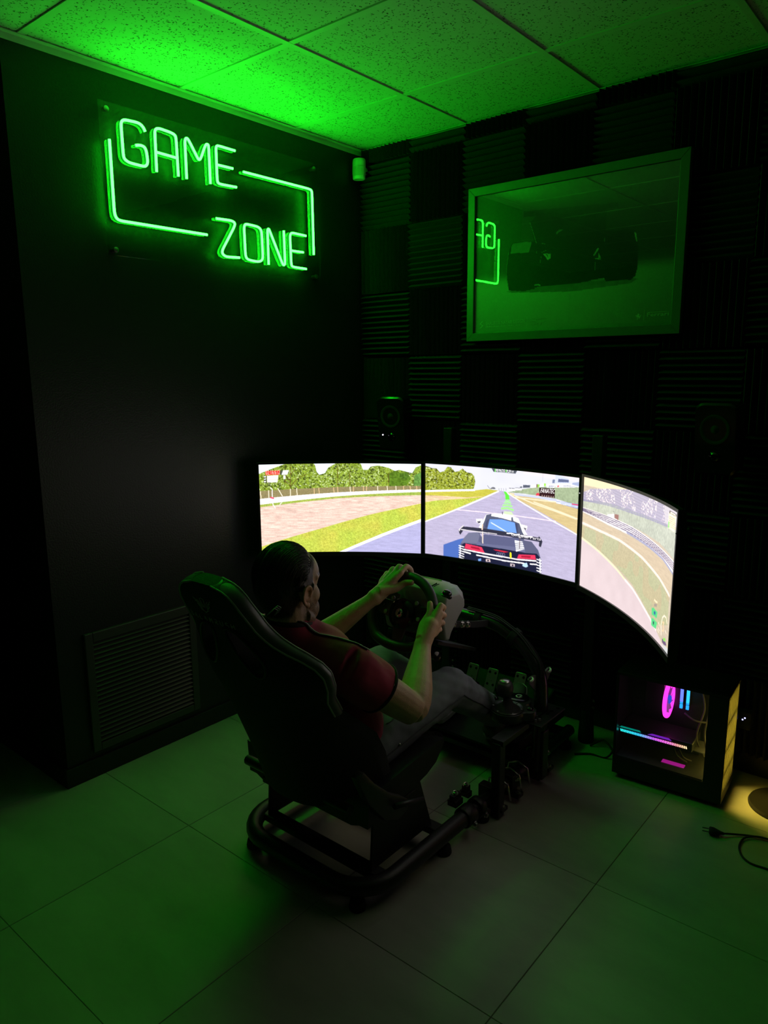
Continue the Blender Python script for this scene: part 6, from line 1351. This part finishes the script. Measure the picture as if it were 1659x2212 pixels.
# front fans, seen edge-on from the side, glow yellow
for z in (.15, .31):
    q_ = pc(PW-.060, .10, z)
    fy = MB().tube([q_+pey*(.052*math.cos(t))+pez*(.052*math.sin(t)) for t in np.linspace(0, 2*math.pi, 28, endpoint=False)], .006, 8, closed=True).build('front_fan', emat('yellow_fan_ring', (.85, .66, .10), 5.0), pcx, smooth=True)
    MB().lathe([(.02, -.006), (.02, .006)], q_, pex, 14).build('fan_hub', M_blackplastic, fy)
for k, pts in enumerate(([(.30, .12, .12), (.27, .10, .20), (.285, .13, .30), (.26, .16, .37)], [(.31, .12, .12), (.295, .11, .22), (.305, .14, .32), (.29, .165, .38)], [(.20, .10, .165), (.235, .06, .13), (.26, .09, .105)], [(.19, .10, .165), (.215, .05, .135), (.25, .07, .105)], [(.22, .12, .27), (.26, .10, .26), (.30, .12, .255)])):
    MB().tube(smooth_path([pc(*p) for p in pts], 6), .0035, 8).build('cable', mat('grey_braided_cable', (.09, .085, .08), .6), pcx, smooth=True)

# little box with two lit dots on the wall beside the tower
sp = thing('switch_box', 'tiny black box with two white lights low on the foam wall right of the computer', 'box', (1.925, -.05, .20))
MB().box((1.895, -.088, .205), (1.945, -.046, .275)).build('housing', M_foam, sp, bevel=.006)
for x, z in ((1.9165, .2445), (1.9240, .2525)): MB().lathe([(.0032, 0), (.003, .001)], (x, -.0882, z), (0, -1, 0), 10).build('indicator_light', emat('white_blue_dot', (.55, .55, 1.), 1.6), sp)

# round base at the right edge
rb = thing('stand_base', 'black round stand base on the floor at the right beside the computer', 'stand', (2.09, -.182, 0))
MB().lathe([(.110, 0), (.111, .006), (.107, .014), (.060, .018), (.022, .021)], (2.09, -.182, 0), (0, 0, 1), 48).build('disc', mat('black_disc', (.008, .008, .0075), .6, spec=.2), rb, smooth=True, angle=30)
MB().lathe([(.013, .018), (.013, .85), (.015, .86), (.015, .875)], (2.09, -.182, 0), (0, 0, 1), 14).build('pole', M_blackmetal, rb, smooth=True, angle=40)

# unplugged power cord
cd = thing('power_cord', 'black unplugged power cord with two-pin plug lying on the floor tiles', 'cord', (1.94, -.49, 0))
pd = Vector((.965, .262, 0)).normalized(); pn = Vector((-pd.y, pd.x, 0))
p0 = Vector((1.933, -.497, .012))
plug = MB(); vs = []; fs = []
for d, w_, h_ in ((0, .0145, .009), (.003, .017, .0115), (.014, .017, .0115), (.024, .012, .009), (.036, .006, .006), (.046, .004, .004)):
    for k in range(14):
        t = 2*math.pi*k/14; vs.append(p0+pd*d+pn*(w_*math.cos(t))+Vector((0, 0, h_*math.sin(t))))
for i in range(5):
    for k in range(14): fs.append((i*14+k, i*14+(k+1) % 14, (i+1)*14+(k+1) % 14, (i+1)*14+k))
fs += [tuple(range(14)), tuple(70+k for k in range(14))]
plug.add(vs, fs).build('plug', M_rubber, cd, smooth=True, angle=50)
for s in (-1, 1): MB().tube([p0+pn*s*.0095, p0+pn*s*.0095-pd*.021], .0022, 8).build('prong', M_steel, cd, smooth=True, angle=40)
cp = [p0+pd*.042]+[Vector(p) for p in ((2.000, -.460, .007), (2.043, -.432, .005), (2.09, -.416, .006), (2.16, -.41, .006), (2.25, -.44, .004), (2.27, -.52, .0032), (2.20, -.575, .0032), (2.128, -.574, .0032), (2.080, -.577, .0032), (2.047, -.552, .0032), (2.029, -.502, .0035), (2.036, -.452, .0065), (2.08, -.424, .010), (2.17, -.42, .009), (2.35, -.36, .004), (2.6, -.25, .0032))]
MB().tube(smooth_path(cp, 6), .0032, 8).build('cable', M_rubber, cd, smooth=True)
# cables running from the cockpit to the computer
for k, (lab, pts) in enumerate((('black cable looping across the floor from cockpit to computer', [(1.38, -.20, .004), (1.42, -.17, .03), (1.46, -.20, .035), (1.50, -.22, .02), (1.525, -.20, .06), (1.535, -.19, .12)]), ('thin black cable beside the looping one behind the computer', [(1.36, -.30, .004), (1.41, -.26, .004), (1.47, -.25, .004), (1.50, -.23, .05), (1.525, -.22, .09), (1.535, -.21, .15)]))):
    tag(MB().tube(smooth_path(pts, 6), .004, 8).build('cable', M_rubber, None, smooth=True), lab, 'cable')
# dark cabinet just inside the left edge
cb = thing('cabinet', 'tall black cabinet whose corner shows at the left edge beside the wall end', 'cabinet', (-.35, -2.2, 0))
MB().box((-.66, -2.50, .06), (-.055, -1.935, 1.55)).build('body', M_blackplastic, cb, bevel=.003)
MB().box((-.64, -2.48, 0), (-.075, -1.955, .06)).build('plinth', M_blackplastic, cb)
for y0_, y1_ in ((-2.495, -2.222), (-2.213, -1.94)):
    d_ = MB().box((-.0545, y0_, .07), (-.037, y1_, 1.54)).build('door', mat('black_door', (.014, .014, .014), .4), cb, bevel=.002)
    ym = -2.24 if y0_ < -2.4 else -2.195
    MB().tube([(-.037, ym, .75), (-.015, ym, .75), (-.015, ym, .88), (-.037, ym, .88)], .004, 8).build('handle', M_steel, d_, smooth=True, angle=40)
